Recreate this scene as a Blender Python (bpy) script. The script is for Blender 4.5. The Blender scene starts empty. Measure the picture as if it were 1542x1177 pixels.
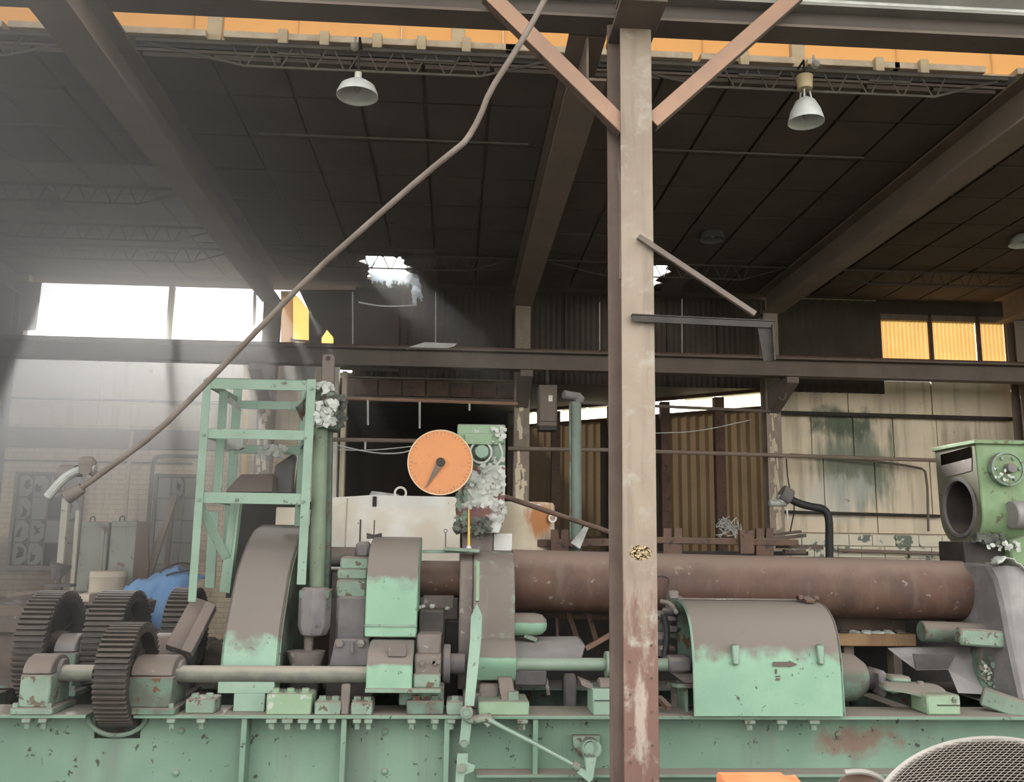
import bpy, bmesh, math, random
from mathutils import Vector as V, Matrix, noise
C = bpy.context.scene
COL = C.collection
rnd = random.Random(7)
R = math.radians
# ---------------------------------------------------------------- camera (1542x1177 frame)
FPX, CZ = 1367.0, 2.4
yaw, pit, rol = R(3.509), R(9.554), R(0.783)
fw = V((math.sin(yaw)*math.cos(pit), math.cos(yaw)*math.cos(pit), math.sin(pit)))
rt = V((math.cos(yaw), -math.sin(yaw), 0)); up0 = rt.cross(fw)
ri = math.cos(rol)*rt + math.sin(rol)*up0
uu = -math.sin(rol)*rt + math.cos(rol)*up0
cd = bpy.data.cameras.new('camera'); cam = bpy.data.objects.new('camera', cd); COL.objects.link(cam)
cam.matrix_world = Matrix(((ri.x, uu.x, -fw.x, 0), (ri.y, uu.y, -fw.y, 0), (ri.z, uu.z, -fw.z, CZ), (0, 0, 0, 1)))
cd.sensor_width = 36; cd.lens = 36*FPX/1542; cd.clip_start = .05; cd.clip_end = 300
C.camera = cam
C.view_settings.view_transform = 'Standard'; C.view_settings.look = 'None'
C.view_settings.gamma = 1; C.view_settings.use_curve_mapping = False
C.view_settings.exposure = 0.55
# ---------------------------------------------------------------- sky and sun
w = bpy.data.worlds.new('world'); C.world = w; w.use_nodes = True
nt = w.node_tree; bg = nt.nodes['Background']
tc = nt.nodes.new('ShaderNodeTexCoord'); sep = nt.nodes.new('ShaderNodeSeparateXYZ'); cr = nt.nodes.new('ShaderNodeValToRGB')
nt.links.new(tc.outputs['Generated'], sep.inputs[0]); nt.links.new(sep.outputs[2], cr.inputs[0])
cr.color_ramp.elements[0].color = (1.0, .965, .90, 1); cr.color_ramp.elements[0].position = 0
cr.color_ramp.elements[1].color = (.95, .97, .98, 1); cr.color_ramp.elements[1].position = 1
nt.links.new(cr.outputs[0], bg.inputs[0]); bg.inputs[1].default_value = 2.6
sd = bpy.data.lights.new('sun', 'SUN'); sun = bpy.data.objects.new('sun', sd); COL.objects.link(sun)
sd.energy = 11; sd.angle = R(3); sd.color = (1, .97, .92)
sun.rotation_euler = V((.30, -.80, -.48)).to_track_quat('-Z', 'Y').to_euler()

def U(px, py, Y):
    """world point on the plane y=Y seen at photo pixel px,py"""
    d = fw*FPX + ri*(px-771) - uu*(py-588.5); t = Y/d.y
    return V((d.x*t, Y, CZ+d.z*t))
def UZ(px, py, z):
    d = fw*FPX + ri*(px-771) - uu*(py-588.5); t = (z-CZ)/d.z
    return V((d.x*t, d.y*t, z))

# ---------------------------------------------------------------- materials
MATS = {}
def mat(name, c1, c2=None, sc=3, rough=.75, metal=0, dust=None, chips=None, streak=None, stain=None, bump=.15, bsc=30, trans=None, band=None):
    m = bpy.data.materials.new(name); m.use_nodes = True; t = m.node_tree; N = t.nodes.new; L = t.links.new
    b = t.nodes['Principled BSDF']; b.inputs['Roughness'].default_value = rough; b.inputs['Metallic'].default_value = metal
    b.inputs['Specular IOR Level'].default_value = .35
    geo = N('ShaderNodeNewGeometry'); pos = geo.outputs['Position']
    def noi(s, det=4, vec=None, ro=.55):
        n = N('ShaderNodeTexNoise'); n.inputs['Scale'].default_value = s; n.inputs['Detail'].default_value = det; n.inputs['Roughness'].default_value = ro
        L(vec or pos, n.inputs['Vector']); return n.outputs['Fac']
    def ss(x, lo, hi, a=0, bb=1):
        n = N('ShaderNodeMapRange'); n.interpolation_type = 'SMOOTHSTEP'
        for i, v in enumerate((lo, hi, a, bb)): n.inputs[i+1].default_value = v
        L(x, n.inputs[0]); return n.outputs[0]
    def mix(f, a, c):
        n = N('ShaderNodeMix'); n.data_type = 'RGBA'
        if hasattr(f, 'links'): L(f, n.inputs[0])
        else: n.inputs[0].default_value = f
        for k, x in ((6, a), (7, c)):
            if hasattr(x, 'links'): L(x, n.inputs[k])
            else: n.inputs[k].default_value = (*x, 1)
        return n.outputs[2]
    def mth(op, a, c):
        n = N('ShaderNodeMath'); n.operation = op
        for k, x in ((0, a), (1, c)):
            if hasattr(x, 'links'): L(x, n.inputs[k])
            else: n.inputs[k].default_value = x
        return n.outputs[0]
    col = mix(ss(noi(sc), .35, .65), c1, c2 or tuple(x*.8 for x in c1))
    if streak:
        mp = N('ShaderNodeMapping'); mp.inputs['Scale'].default_value = (streak[2], streak[2], streak[2]*.07); L(pos, mp.inputs[0])
        f = ss(noi(1, 5, mp.outputs[0], .6), .5, .68, 0, streak[1]); col = mix(f, col, streak[0])
    if stain:
        for (cen, rad, sc3, scol, amt) in stain:
            vs = N('ShaderNodeVectorMath'); vs.operation = 'SUBTRACT'; L(pos, vs.inputs[0]); vs.inputs[1].default_value = cen
            vm = N('ShaderNodeVectorMath'); vm.operation = 'DIVIDE'; L(vs.outputs[0], vm.inputs[0]); vm.inputs[1].default_value = rad
            vl = N('ShaderNodeVectorMath'); vl.operation = 'LENGTH'; L(vm.outputs[0], vl.inputs[0])
            mp = N('ShaderNodeMapping'); mp.inputs['Scale'].default_value = sc3; L(pos, mp.inputs[0])
            f = mth('ADD', vl.outputs['Value'], mth('MULTIPLY', mth('SUBTRACT', noi(1, 5, mp.outputs[0], .65), .5), 2.2))
            col = mix(ss(f, .35, 1.05, amt, 0), col, scol)
    if chips:
        f = ss(noi(chips[2], 6, None, .65), chips[1], chips[1]+(chips[3] if len(chips) > 3 else .03)); col = mix(f, col, chips[0])
    if dust:
        sn = N('ShaderNodeSeparateXYZ'); L(geo.outputs['Normal'], sn.inputs[0])
        f = mth('ADD', sn.outputs[2], mth('MULTIPLY', mth('SUBTRACT', noi(4, 5), .5), .5))
        f = mth('MULTIPLY', ss(f, dust[2], dust[3]), dust[1]); col = mix(f, col, dust[0])
        r = N('ShaderNodeMapRange'); r.inputs[3].default_value = rough; r.inputs[4].default_value = .95; L(f, r.inputs[0]); L(r.outputs[0], b.inputs['Roughness'])
    L(col, b.inputs['Base Color'])
    if bump:
        bm = N('ShaderNodeBump'); bm.inputs['Strength'].default_value = bump; bm.inputs['Distance'].default_value = .01
        L(noi(bsc, 5), bm.inputs['Height']); L(bm.outputs[0], b.inputs['Normal'])
    if trans:
        tr = N('ShaderNodeBsdfTranslucent'); L(mix(.85, col, trans[0]), tr.inputs[0]); ms = N('ShaderNodeMixShader'); ms.inputs[0].default_value = trans[1]
        L(b.outputs[0], ms.inputs[1]); L(tr.outputs[0], ms.inputs[2]); L(ms.outputs[0], t.nodes['Material Output'].inputs[0])
    MATS[name] = m; return m
DUST = (.155, .125, .108)
RU = (.12, .055, .03)
mat('green', (.19,.30,.23), (.22,.35,.27), 2.5, .6, dust=(DUST, .93, .12, .34), chips=((.06, .06, .05), .665, 16), streak=((.16, .20, .15), .55, 6))
mat('green_worn', (.19,.265,.205), (.15,.20,.155), 5, .7, dust=((.17, .145, .12), .9, .1, .4), chips=((.10, .075, .055), .58, 9))
mat('green_bed', (.125,.205,.152), (.16,.25,.185), 1.2, .6, dust=((.21, .18, .15), .95, .3, .6), chips=((.045, .048, .04), .63, 11), streak=((.13, .165, .135), .75, 3), stain=[((3.6, 8.1, .72), (.5, .5, .16), (6, 6, 6), (.17, .09, .07), .8)])
mat('green_olive', (.14,.21,.11), (.17,.25,.135), 5, .65, dust=(DUST, .5, .3, .8), chips=((.10, .11, .06), .6, 9), streak=((.12, .13, .08), .5, 5))
mat('green_grey', (.155, .20, .165), (.125, .155, .13), 5, .6, streak=((.09, .10, .085), .5, 8))
mat('olive_brown', (.125, .125, .08), (.10, .095, .065), 5, .8, chips=((.06, .05, .04), .62, 9))
mat('shade_black', (.006, .005, .004), None, 2, 1, bump=0).node_tree.nodes['Principled BSDF'].inputs['Specular IOR Level'].default_value = 0
mat('green_tube', (.185, .235, .165), (.155, .20, .14), 5, .6, chips=((.12, .09, .06), .64, 9), streak=((.13, .15, .11), .5, 8))
mat('peeled', (.50, .51, .48), (.42, .44, .41), 7, .8, chips=((.15, .07, .06), .56, 9), stain=[((U(712, 775, 9.4)), (.36, 1, .13), (8, 8, 8), (.11, .04, .038), .95)])
mat('dusty_green', (.165, .138, .122), (.15, .125, .11), 3, .85, chips=((.19, .27, .205), .57, 4, .12), streak=((.21, .20, .17), .5, 6))
mat('green_dark', (.11, .17, .13), (.09, .10, .08), 6, .75, dust=(DUST, .9, .2, .5), chips=(RU, .58, 8))
mat('green_frame', (.20,.285,.22), (.23,.325,.255), 3, .6, dust=((.10, .12, .10), .9, .5, .8), chips=((.10, .11, .08), .635, 14))
mat('green_pale', (.195,.28,.18), (.225,.315,.21), 4, .7, dust=(DUST, .6, .3, .7), chips=((.35, .36, .33), .6, 7))
mat('hood_dusty', (.185,.315,.225), (.215,.35,.25), 3, .6, dust=((.165, .135, .12), .96, .09, .25), chips=((.07, .08, .06), .645, 14))
mat('hood_tall', (.20,.315,.235), (.225,.345,.255), 3, .6, dust=((.165, .138, .125), .96, .20, .34), chips=((.08, .08, .06), .645, 12), stain=[(U(406, 905, 8.55), (.07, 1, .26), (6, 6, 2), (.30, .40, .35), .8)])
mat('steel_dusty', (.13, .11, .10), (.17, .145, .13), 5, .75, dust=(DUST, .95, .1, .5), chips=((.26, .25, .23), .6, 9))
mat('cast_grey', (.16, .15, .145), (.11, .10, .105), 3, .7, dust=((.19, .165, .15), .8, .2, .6), chips=((.08, .07, .06), .64, 10))
mat('shaft', (.15, .16, .125), (.115, .115, .10), 6, .55, .1, dust=((.30, .27, .22), .95, .2, .7))
mat('shaft_green', (.19,.25,.195), (.16,.21,.165), 6, .55, .1, dust=((.22, .24, .19), .8, .4, .9))
mat('gear_steel', (.040,.036,.032), (.055,.047,.04), 8, .6, .3, dust=((.12, .10, .085), .8, .1, .7))
mat('pipe_rust', (.105, .058, .042), (.075, .045, .036), 3, .65, .1, dust=((.20, .145, .118), .95, .25, .85), streak=((.15, .11, .09), .45, 7), chips=((.19, .16, .14), .63, 9))
mat('dark_steel', (.035, .032, .03), (.05, .043, .038), 5, .7, .2, dust=(DUST, .6, .4, .9))
mat('rust_steel', (.12, .07, .05), (.085, .055, .043), 5, .8, dust=((.16, .12, .10), .8, .4, .8), chips=((.05, .035, .03), .6, 10))
zc = U(960, 830, 7).z
mat('column_paint', (.275,.222,.172), (.23,.18,.138), 2.2, .6, chips=((.33, .30, .25), .52, 5, .2), streak=((.17, .135, .11), .55, 9),
    stain=[((1.43, 7, .9), (1.2, 1, 1.35), (14, 14, 3), (.145, .075, .06), .88), ((1.43, 7, 1.15), (.06, 1, .45), (22, 22, 6), (.38, .32, .27), .8)])
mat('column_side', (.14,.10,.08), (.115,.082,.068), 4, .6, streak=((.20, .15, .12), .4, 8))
mat('beam_paint', (.15, .12, .10), (.125, .10, .085), 2, .65, streak=((.10, .08, .065), .4, 4))
mat('brace_paint', (.36,.215,.145), (.30,.185,.135), 3, .6)
mat('girder_paint', (.23,.175,.14), (.19,.15,.12), 2, .7)
mat('girder_dark', (.085, .07, .06), (.07, .058, .05), 2, .7)
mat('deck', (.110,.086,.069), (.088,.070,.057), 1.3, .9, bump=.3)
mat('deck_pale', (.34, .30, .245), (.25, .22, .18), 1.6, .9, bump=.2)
mat('deck_seam', (.17,.135,.11), (.15,.12,.10), 1.3, .9)
mat('joist_paint', (.17, .15, .13), (.13, .115, .10), 4, .7)
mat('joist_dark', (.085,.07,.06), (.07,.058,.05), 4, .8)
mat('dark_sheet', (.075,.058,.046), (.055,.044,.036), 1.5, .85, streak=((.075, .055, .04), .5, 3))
mat('wall_board', (.72,.62,.47), (.64,.55,.42), 1.2, .85, streak=((.30, .25, .18), .6, 3.5), chips=((.35, .22, .16), .66, 2.5),
    stain=[((7.3, 16, 3.9), (1.0, 3, 1.0), (5, 5, .6), (.13, .17, .13), .85), ((7.0, 16, 4.65), (.8, 3, .35), (2.5, 2.5, 1.5), (.07, .10, .07), .9), ((9.3, 16, 4.0), (.8, 3, .9), (6, 6, .7), (.27, .22, .16), .6), ((6.8, 16, 3.3), (.9, 3, .5), (2.5, 2.5, 1.5), (.55, .56, .52), .6)])
mat('block_paint', (.68,.63,.50), (.60,.57,.46), 2, .85, chips=((.16, .19, .16), .58, 2.2))
mat('wall_plain', (.60,.50,.38), (.5,.42,.32), 1.5, .85)
mat('floor', (.055, .048, .042), (.075, .062, .052), 1.3, .9, bump=.4)
mat('fiberglass_orange', (.62, .40, .21), (.58, .36, .18), 1.0, .6, bump=.05, trans=((.40, .295, .175), .75), streak=((.42, .30, .18), .35, 1.5))
mat('fiberglass_yellow', (.55, .36, .12), (.40, .22, .06), 1.6, .6, bump=.05, trans=((.22, .135, .048), .8), streak=((.30, .16, .06), .6, 3))
mat('fiberglass_bright', (.7, .5, .2), (.7, .42, .12), 5, .6, bump=.05, trans=((.62, .54, .30), .85))
mat('fiberglass_brown', (.13,.092,.055), (.085,.062,.038), .9, .7, bump=.05, trans=((.034, .022, .011), .4), streak=((.07, .045, .03), .7, 4))
mat('sill', (.62,.52,.38), (.5,.4,.29), 6, .8, chips=((.6, .55, .45), .6, 8))
mat('grey_roof', (.30, .29, .27), (.24, .23, .22), 2, .8)
mat('orange_paint', (.56,.235,.088), (.52,.215,.09), 3, .6, chips=((.28, .13, .08), .655, 17))
mat('orange_bright', (.75, .24, .10), (.8, .3, .13), 6, .7)
mat('white_paint', (.88,.86,.80), (.76,.68,.56), 2, .65, chips=((.34, .27, .18), .66, 6), stain=[((-.6, 11, 2.9), (1, 2, .15), (2, 2, 5), (.66, .68, .68), .5)])
mat('tank_paint', (.58,.51,.40), (.50,.43,.32), 3, .7, stain=[((1.0, 10.6, 2.72), (.20, 1, .26), (6, 6, 2), (.36, .14, .045), .95)])
mat('tarp_blue', (.13, .26, .48), (.18, .33, .56), 3, .55, bump=.3, bsc=12)
mat('cabinet_grey', (.28, .29, .25), (.22, .22, .19), 3, .7, streak=((.17, .11, .075), .7, 5), chips=((.14, .075, .05), .6, 4))
mat('rubber', (.022, .023, .025), (.03, .03, .032), 5, .6)
mat('peel_white', (.46, .47, .44), (.36, .38, .35), 9, .8)
mat('peel_dark', (.055, .055, .05), (.10, .11, .09), 9, .8)
mat('primer', (.13, .05, .045), (.17, .07, .06), 9, .8, chips=((.4, .4, .37), .6, 16))
mat('wood', (.26, .17, .09), (.20, .12, .07), 5, .85, streak=((.12, .07, .04), .3, 8))
mat('wood_grey', (.20, .16, .125), (.15, .12, .10), 4, .9)
mat('lamp_metal', (.60, .61, .60), (.50, .50, .48), 6, .5, .2)
mat('lamp_enamel', (.38, .40, .37), (.28, .28, .26), 8, .5)
mat('lamp_dark', (.12, .12, .11), (.09, .09, .085), 8, .6)
mat('porcelain', (.68, .66, .6), (.6, .56, .5), 8, .5)
mat('cream', (.58, .47, .30), (.5, .4, .27), 8, .7)
mat('yellow_paint', (.55, .36, .07), (.5, .33, .08), 5, .6)
mat('pole', (.20, .165, .14), (.15, .12, .10), 5, .6)
mat('insulation', (.42, .48, .52), (.6, .6, .58), 6, .9, trans=((.7, .76, .82), .5))
mat('foam_board', (.62, .62, .60), (.52, .52, .50), 4, .8)
mat('window_frame', (.22, .19, .17), (.17, .15, .13), 4, .7)
mat('pane_dirty', (.36, .36, .32), (.28, .28, .25), 2, .35, bump=.02, trans=((.75, .78, .75), .35))
mat('pane_bright', (.75, .76, .66), (.7, .7, .6), 2, .35, bump=.02, trans=((.95, .93, .78), .85))
mat('fan_grille', (.24,.20,.17), (.20,.17,.145), 6, .5, .3)
mat('fan_ring', (.31,.29,.26), (.27,.25,.225), 6, .45)
mat('fan_dark', (.03, .027, .027), (.045, .04, .04), 6, .6)
mat('chalk', (.62, .48, .28), (.5, .38, .22), 8, .9)
mat('mark_dark', (.12, .085, .075), (.10, .09, .08), 8, .9)
mat('scrap', (.12,.09,.072), (.075,.06,.052), 4, .9, chips=((.28, .25, .22), .6, 5))
mat('sheet_grey', (.25, .235, .23), (.17, .16, .16), 3, .55, .2, dust=((.22, .2, .18), .4, .5, .9))
mat('grass_dark', (.10, .12, .07), None, 2, .9)

# ---------------------------------------------------------------- mesh builder
class MB:
    def __init__(s): s.v = []; s.f = []
    def add(s, vs, fs):
        n = len(s.v); s.v += [tuple(x) for x in vs]; s.f += [tuple(i+n for i in f) for f in fs]; return s
    def box(s, a, b):
        x0, x1 = sorted((a[0], b[0])); y0, y1 = sorted((a[1], b[1])); z0, z1 = sorted((a[2], b[2]))
        return s.add([(x0, y0, z0), (x1, y0, z0), (x1, y1, z0), (x0, y1, z0), (x0, y0, z1), (x1, y0, z1), (x1, y1, z1), (x0, y1, z1)],
                     [(0, 3, 2, 1), (4, 5, 6, 7), (0, 1, 5, 4), (1, 2, 6, 5), (2, 3, 7, 6), (3, 0, 4, 7)])
    def bar(s, p, q, w, h=None, up=(0, 0, 1), w1=None, off=(0, 0)):
        p, q = V(p), V(q); h = h or w; w1 = w1 or w; d = (q-p).normalized(); up = V(up)
        if abs(d.dot(up)) > .98: up = V((0, 1, 0))
        sd = d.cross(up).normalized(); u2 = sd.cross(d)
        o = sd*off[0]+u2*off[1]; vs = []
        for c, ww in ((p+o, w), (q+o, w1)):
            for a, b in ((-1, -1), (1, -1), (1, 1), (-1, 1)): vs.append(c+sd*a*ww/2+u2*b*h/2)
        return s.add(vs, [(0, 1, 2, 3), (7, 6, 5, 4), (0, 4, 5, 1), (1, 5, 6, 2), (2, 6, 7, 3), (3, 7, 4, 0)])
    def ibeam(s, p, q, w, h, t=.02, up=(0, 0, 1)):
        s.bar(p, q, w, t, up, off=(0, h/2-t/2)); s.bar(p, q, w, t, up, off=(0, -h/2+t/2)); return s.bar(p, q, t*.7, h-2*t, up)
    def cyl(s, p, q, r, r1=None, n=16, hole=0):
        p, q = V(p), V(q); r1 = r if r1 is None else r1
        L = (q-p).length
        return s.lathe([(hole, 0), (r, 0), (r1, L), (hole, L)], p, q-p, n, closed=hole > 0)
    def lathe(s, prof, p, d, n=24, closed=False):
        d = V(d).normalized(); a = V((0, 0, 1)) if abs(d.z) < .9 else V((1, 0, 0)); e1 = d.cross(a).normalized(); e2 = d.cross(e1); p = V(p)
        rings = []; vs = []
        for r, h in prof:
            if r < 1e-6: rings.append([len(vs)]); vs.append(p+d*h)
            else:
                rings.append(list(range(len(vs), len(vs)+n)))
                vs += [p+d*h+(e1*math.cos(2*math.pi*i/n)+e2*math.sin(2*math.pi*i/n))*r for i in range(n)]
        fs = []; prs = list(zip(rings, rings[1:]))
        if closed: prs.append((rings[-1], rings[0]))
        for A, B in prs:
            for i in range(n):
                j = (i+1) % n
                if len(A) == 1 and len(B) == 1: continue
                if len(A) == 1: fs.append((A[0], B[j], B[i]))
                elif len(B) == 1: fs.append((A[i], A[j], B[0]))
                else: fs.append((A[i], A[j], B[j], B[i]))
        return s.add(vs, fs)
    def tube(s, pts, r, n=8, smooth=0):
        pts = [V(p) for p in pts]
        for _ in range(smooth):
            o = [pts[0]]
            for a, b in zip(pts, pts[1:]): o += [a*.75+b*.25, a*.25+b*.75]
            pts = o+[pts[-1]]
        vs = []; pr = None; K = len(pts)
        for i, p in enumerate(pts):
            d = (pts[min(i+1, K-1)]-pts[max(i-1, 0)]).normalized()
            if pr is None: pr = d.cross(V((0, 0, 1)) if abs(d.z) < .9 else V((1, 0, 0))).normalized()
            pr = (pr-d*pr.dot(d)).normalized(); e = d.cross(pr)
            vs += [p+(pr*math.cos(2*math.pi*k/n)+e*math.sin(2*math.pi*k/n))*r for k in range(n)]
        fs = [(i*n+k, i*n+(k+1) % n, (i+1)*n+(k+1) % n, (i+1)*n+k) for i in range(K-1) for k in range(n)]
        fs += [tuple(range(n))[::-1], tuple(range((K-1)*n, K*n))]
        return s.add(vs, fs)
    def prof(s, pts, x0, x1):                       # closed (y,z) outline pushed along x
        n = len(pts); vs = [(x0, y, z) for y, z in pts]+[(x1, y, z) for y, z in pts]
        return s.add(vs, [tuple(range(n)), tuple(range(2*n-1, n-1, -1))]+[((i+1) % n, i, i+n, (i+1) % n+n) for i in range(n)])
    def shell(s, pts, th, x0, x1):                  # open (y,z) curve with thickness, along x
        inn = []
        for i, (y, z) in enumerate(pts):
            a = pts[max(i-1, 0)]; b = pts[min(i+1, len(pts)-1)]; dy, dz = b[0]-a[0], b[1]-a[1]; l = math.hypot(dy, dz) or 1
            inn.append((y+dz/l*th, z-dy/l*th))
        n = len(pts); q = list(pts)+inn
        vs = [(x0, *p) for p in q]+[(x1, *p) for p in q]; m = 2*n; fs = []
        for i in range(n-1):
            fs += [(i, i+1, i+1+m, i+m), (n+i+1, n+i, n+i+m, n+i+1+m), (i+1, i, n+i, n+i+1), (m+i, m+i+1, m+n+i+1, m+n+i)]
        fs += [(0, m, m+n, n), (n-1, 2*n-1, m+2*n-1, m+n-1)]
        return s.add(vs, fs)
    def poly(s, pts, ext):                          # flat outline pushed by ext
        n = len(pts); e = V(ext); vs = [V(p) for p in pts]; vs += [p+e for p in vs]
        return s.add(vs, [tuple(range(n)), tuple(range(2*n-1, n-1, -1))]+[((i+1) % n, i, i+n, (i+1) % n+n) for i in range(n)])
    def grid(s, f, nu, nv):
        return s.add([f(i/nu, j/nv) for j in range(nv+1) for i in range(nu+1)],
                     [(j*(nu+1)+i, j*(nu+1)+i+1, (j+1)*(nu+1)+i+1, (j+1)*(nu+1)+i) for j in range(nv) for i in range(nu)])
    def blob(s, c, r, seed=0, amp=.35, n=10, m=7, fr=1.6):
        c = V(c); r = V(r); vs = []; fs = []
        for j in range(m+1):
            th = math.pi*j/m
            for i in range(n):
                ph = 2*math.pi*i/n; d = V((math.sin(th)*math.cos(ph), math.sin(th)*math.sin(ph), math.cos(th)))
                k = 1+amp*noise.noise(d*fr+V((seed*3.1, seed*1.7, seed)))
                vs.append(c+V((d.x*r.x, d.y*r.y, d.z*r.z))*k)
        for j in range(m):
            for i in range(n): fs.append((j*n+i, (j+1)*n+i, (j+1)*n+(i+1) % n, j*n+(i+1) % n))
        return s.add(vs, fs)
    def bolt(s, c, d, r=.02, h=.02):
        c = V(c); d = V(d).normalized(); return s.cyl(c, c+d*h, r, n=6)

def part(name, mb, m, parent=None, bevel=0, smooth=True, solid=0, sub=0, stuff=False, label=None):
    me = bpy.data.meshes.new(name)
    if parent is not None:
        o0 = parent.matrix_world.translation if False else world_loc(parent)
    else:
        xs = [v[0] for v in mb.v]; ys = [v[1] for v in mb.v]; zs = [v[2] for v in mb.v]
        o0 = V(((min(xs)+max(xs))/2, (min(ys)+max(ys))/2, min(zs)))
    me.from_pydata([(v[0]-o0.x, v[1]-o0.y, v[2]-o0.z) for v in mb.v], [], mb.f); me.update()
    bmh = bmesh.new(); bmh.from_mesh(me); bmesh.ops.recalc_face_normals(bmh, faces=bmh.faces); bmh.to_mesh(me); bmh.free()
    me.materials.append(MATS[m])
    o = bpy.data.objects.new(name, me); COL.objects.link(o)
    if parent is None: o.location = o0
    else: o.parent = parent
    if smooth:
        for p in me.polygons: p.use_smooth = True
        me.set_sharp_from_angle(angle=R(35))
    if solid:
        d = o.modifiers.new('s', 'SOLIDIFY'); d.thickness = solid
    if bevel:
        d = o.modifiers.new('b', 'BEVEL'); d.width = bevel; d.segments = 1; d.limit_method = 'ANGLE'; d.angle_limit = R(40)
    if stuff: o['kind'] = 'stuff'
    if label: o['label'] = label
    return o
def world_loc(o):
    l = V(o.location)
    while o.parent: o = o.parent; l += o.location
    return l
def tag(o, label, cat, group=None):
    o['label'] = label; o['category'] = cat
    if group: o['group'] = group
    return o
def thing(name, label, cat, loc, group=None):
    o = bpy.data.objects.new(name, None); o.empty_display_size = .1; COL.objects.link(o); o.location = loc
    return tag(o, label, cat, group)
def struct(o): o['kind'] = 'structure'; return o
def clone(o, parent=None):
    c = o.copy(); COL.objects.link(c); c.parent = parent
    for ch in list(o.children): clone(ch, c)
    return c
def pbox(px0, py0, px1, py1, Y, dep, mb=None):
    """box whose front face fills those photo pixels on the plane y=Y"""
    a = U(px0, (py0+py1)/2, Y).x; b = U(px1, (py0+py1)/2, Y).x; mx = (px0+px1)/2
    return (mb or MB()).box((a, Y, U(mx, py0, Y).z), (b, Y+dep, U(mx, py1, Y).z))
def curve(px, lst, n=4):
    """(photo row, depth) list -> smooth (y,z) outline at column px"""
    P = [V((Y, U(px, py, Y).z)) for py, Y in lst]; out = []
    for i in range(len(P)-1):
        p0, p1, p2, p3 = P[max(i-1, 0)], P[i], P[i+1], P[min(i+2, len(P)-1)]
        for k in range(n):
            t = k/n; out.append(tuple(.5*((2*p1)+(p2-p0)*t+(2*p0-5*p1+4*p2-p3)*t*t+(3*p1-p0-3*p2+p3)*t**3)))
    out.append(tuple(P[-1])); return out
# painted brick: courses of 75 mm read as fine relief from here
m = mat('brick_paint', (.80,.67,.50), (.72,.59,.44), 1.2, .85, streak=((.32, .24, .18), .5, 3), stain=[((-7.3, 16, 1.9), (3, 3, .8), (3, 3, 3), (.22, .19, .15), .85), ((-6.3, 16, 1.5), (1.2, 3, .9), (4, 4, 4), (.17, .11, .08), .8)], bump=0)
t = m.node_tree; g = t.nodes.new('ShaderNodeNewGeometry'); sx = t.nodes.new('ShaderNodeSeparateXYZ'); cx = t.nodes.new('ShaderNodeCombineXYZ')
t.links.new(g.outputs['Position'], sx.inputs[0]); t.links.new(sx.outputs[0], cx.inputs[0]); t.links.new(sx.outputs[2], cx.inputs[1])
bt = t.nodes.new('ShaderNodeTexBrick'); bt.inputs['Scale'].default_value = 1; bt.inputs['Brick Width'].default_value = .24; bt.inputs['Row Height'].default_value = .085
bt.inputs['Mortar Size'].default_value = .008; bt.inputs['Color1'].default_value = (1, 1, 1, 1); bt.inputs['Color2'].default_value = (.85, .85, .85, 1); bt.inputs['Mortar'].default_value = (.35, .35, .35, 1)
t.links.new(cx.outputs[0], bt.inputs['Vector']); b = t.nodes['Principled BSDF']; lk = b.inputs['Base Color'].links[0].from_socket
mm = t.nodes.new('ShaderNodeMix'); mm.data_type = 'RGBA'; mm.blend_type = 'MULTIPLY'; mm.inputs[0].default_value = .45
t.links.new(lk, mm.inputs[6]); t.links.new(bt.outputs[0], mm.inputs[7]); t.links.new(mm.outputs[2], b.inputs['Base Color'])
bm = t.nodes.new('ShaderNodeBump'); bm.inputs['Distance'].default_value = .01; bm.inputs['Strength'].default_value = .6
t.links.new(bt.outputs[0], bm.inputs['Height']); t.links.new(bm.outputs[0], b.inputs['Normal'])

def flakes(cx_, cy_, Y, w_, h_, n, s_, seed, dep=.1):
    rr = random.Random(seed); mb = MB()
    for _ in range(n):
        c_ = U(cx_+rr.uniform(-w_, w_), cy_+rr.uniform(-h_, h_), Y+rr.uniform(-dep, dep)); k_ = rr.randint(4, 6); a0_ = rr.uniform(0, 6); nx, nz = rr.uniform(-.5, .5), rr.uniform(-.5, .5)
        pts_ = []
        for i in range(k_):
            a = a0_+i*2*math.pi/k_; r_ = s_*rr.uniform(.4, 1); dx, dz = math.cos(a)*r_, math.sin(a)*r_
            pts_.append(c_+V((dx, nx*dx+nz*dz, dz)))
        mb.poly(pts_, (0, .004, 0))
    return mb

# ================================================================ SETTING
ZC = 6.90                      # underside of the low roof
GX = [-7.66, -3.26, 1.10, 5.55, 9.98]   # column lines
YW = 16.0                      # rear wall
struct(part('floor', MB().box((-14, -8, -.3), (16, 26, 0)), 'floor'))
o = part('outside_ground', MB().box((-60, -60, -.6), (60, 80, -.31)), 'grass_dark'); struct(o)

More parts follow.
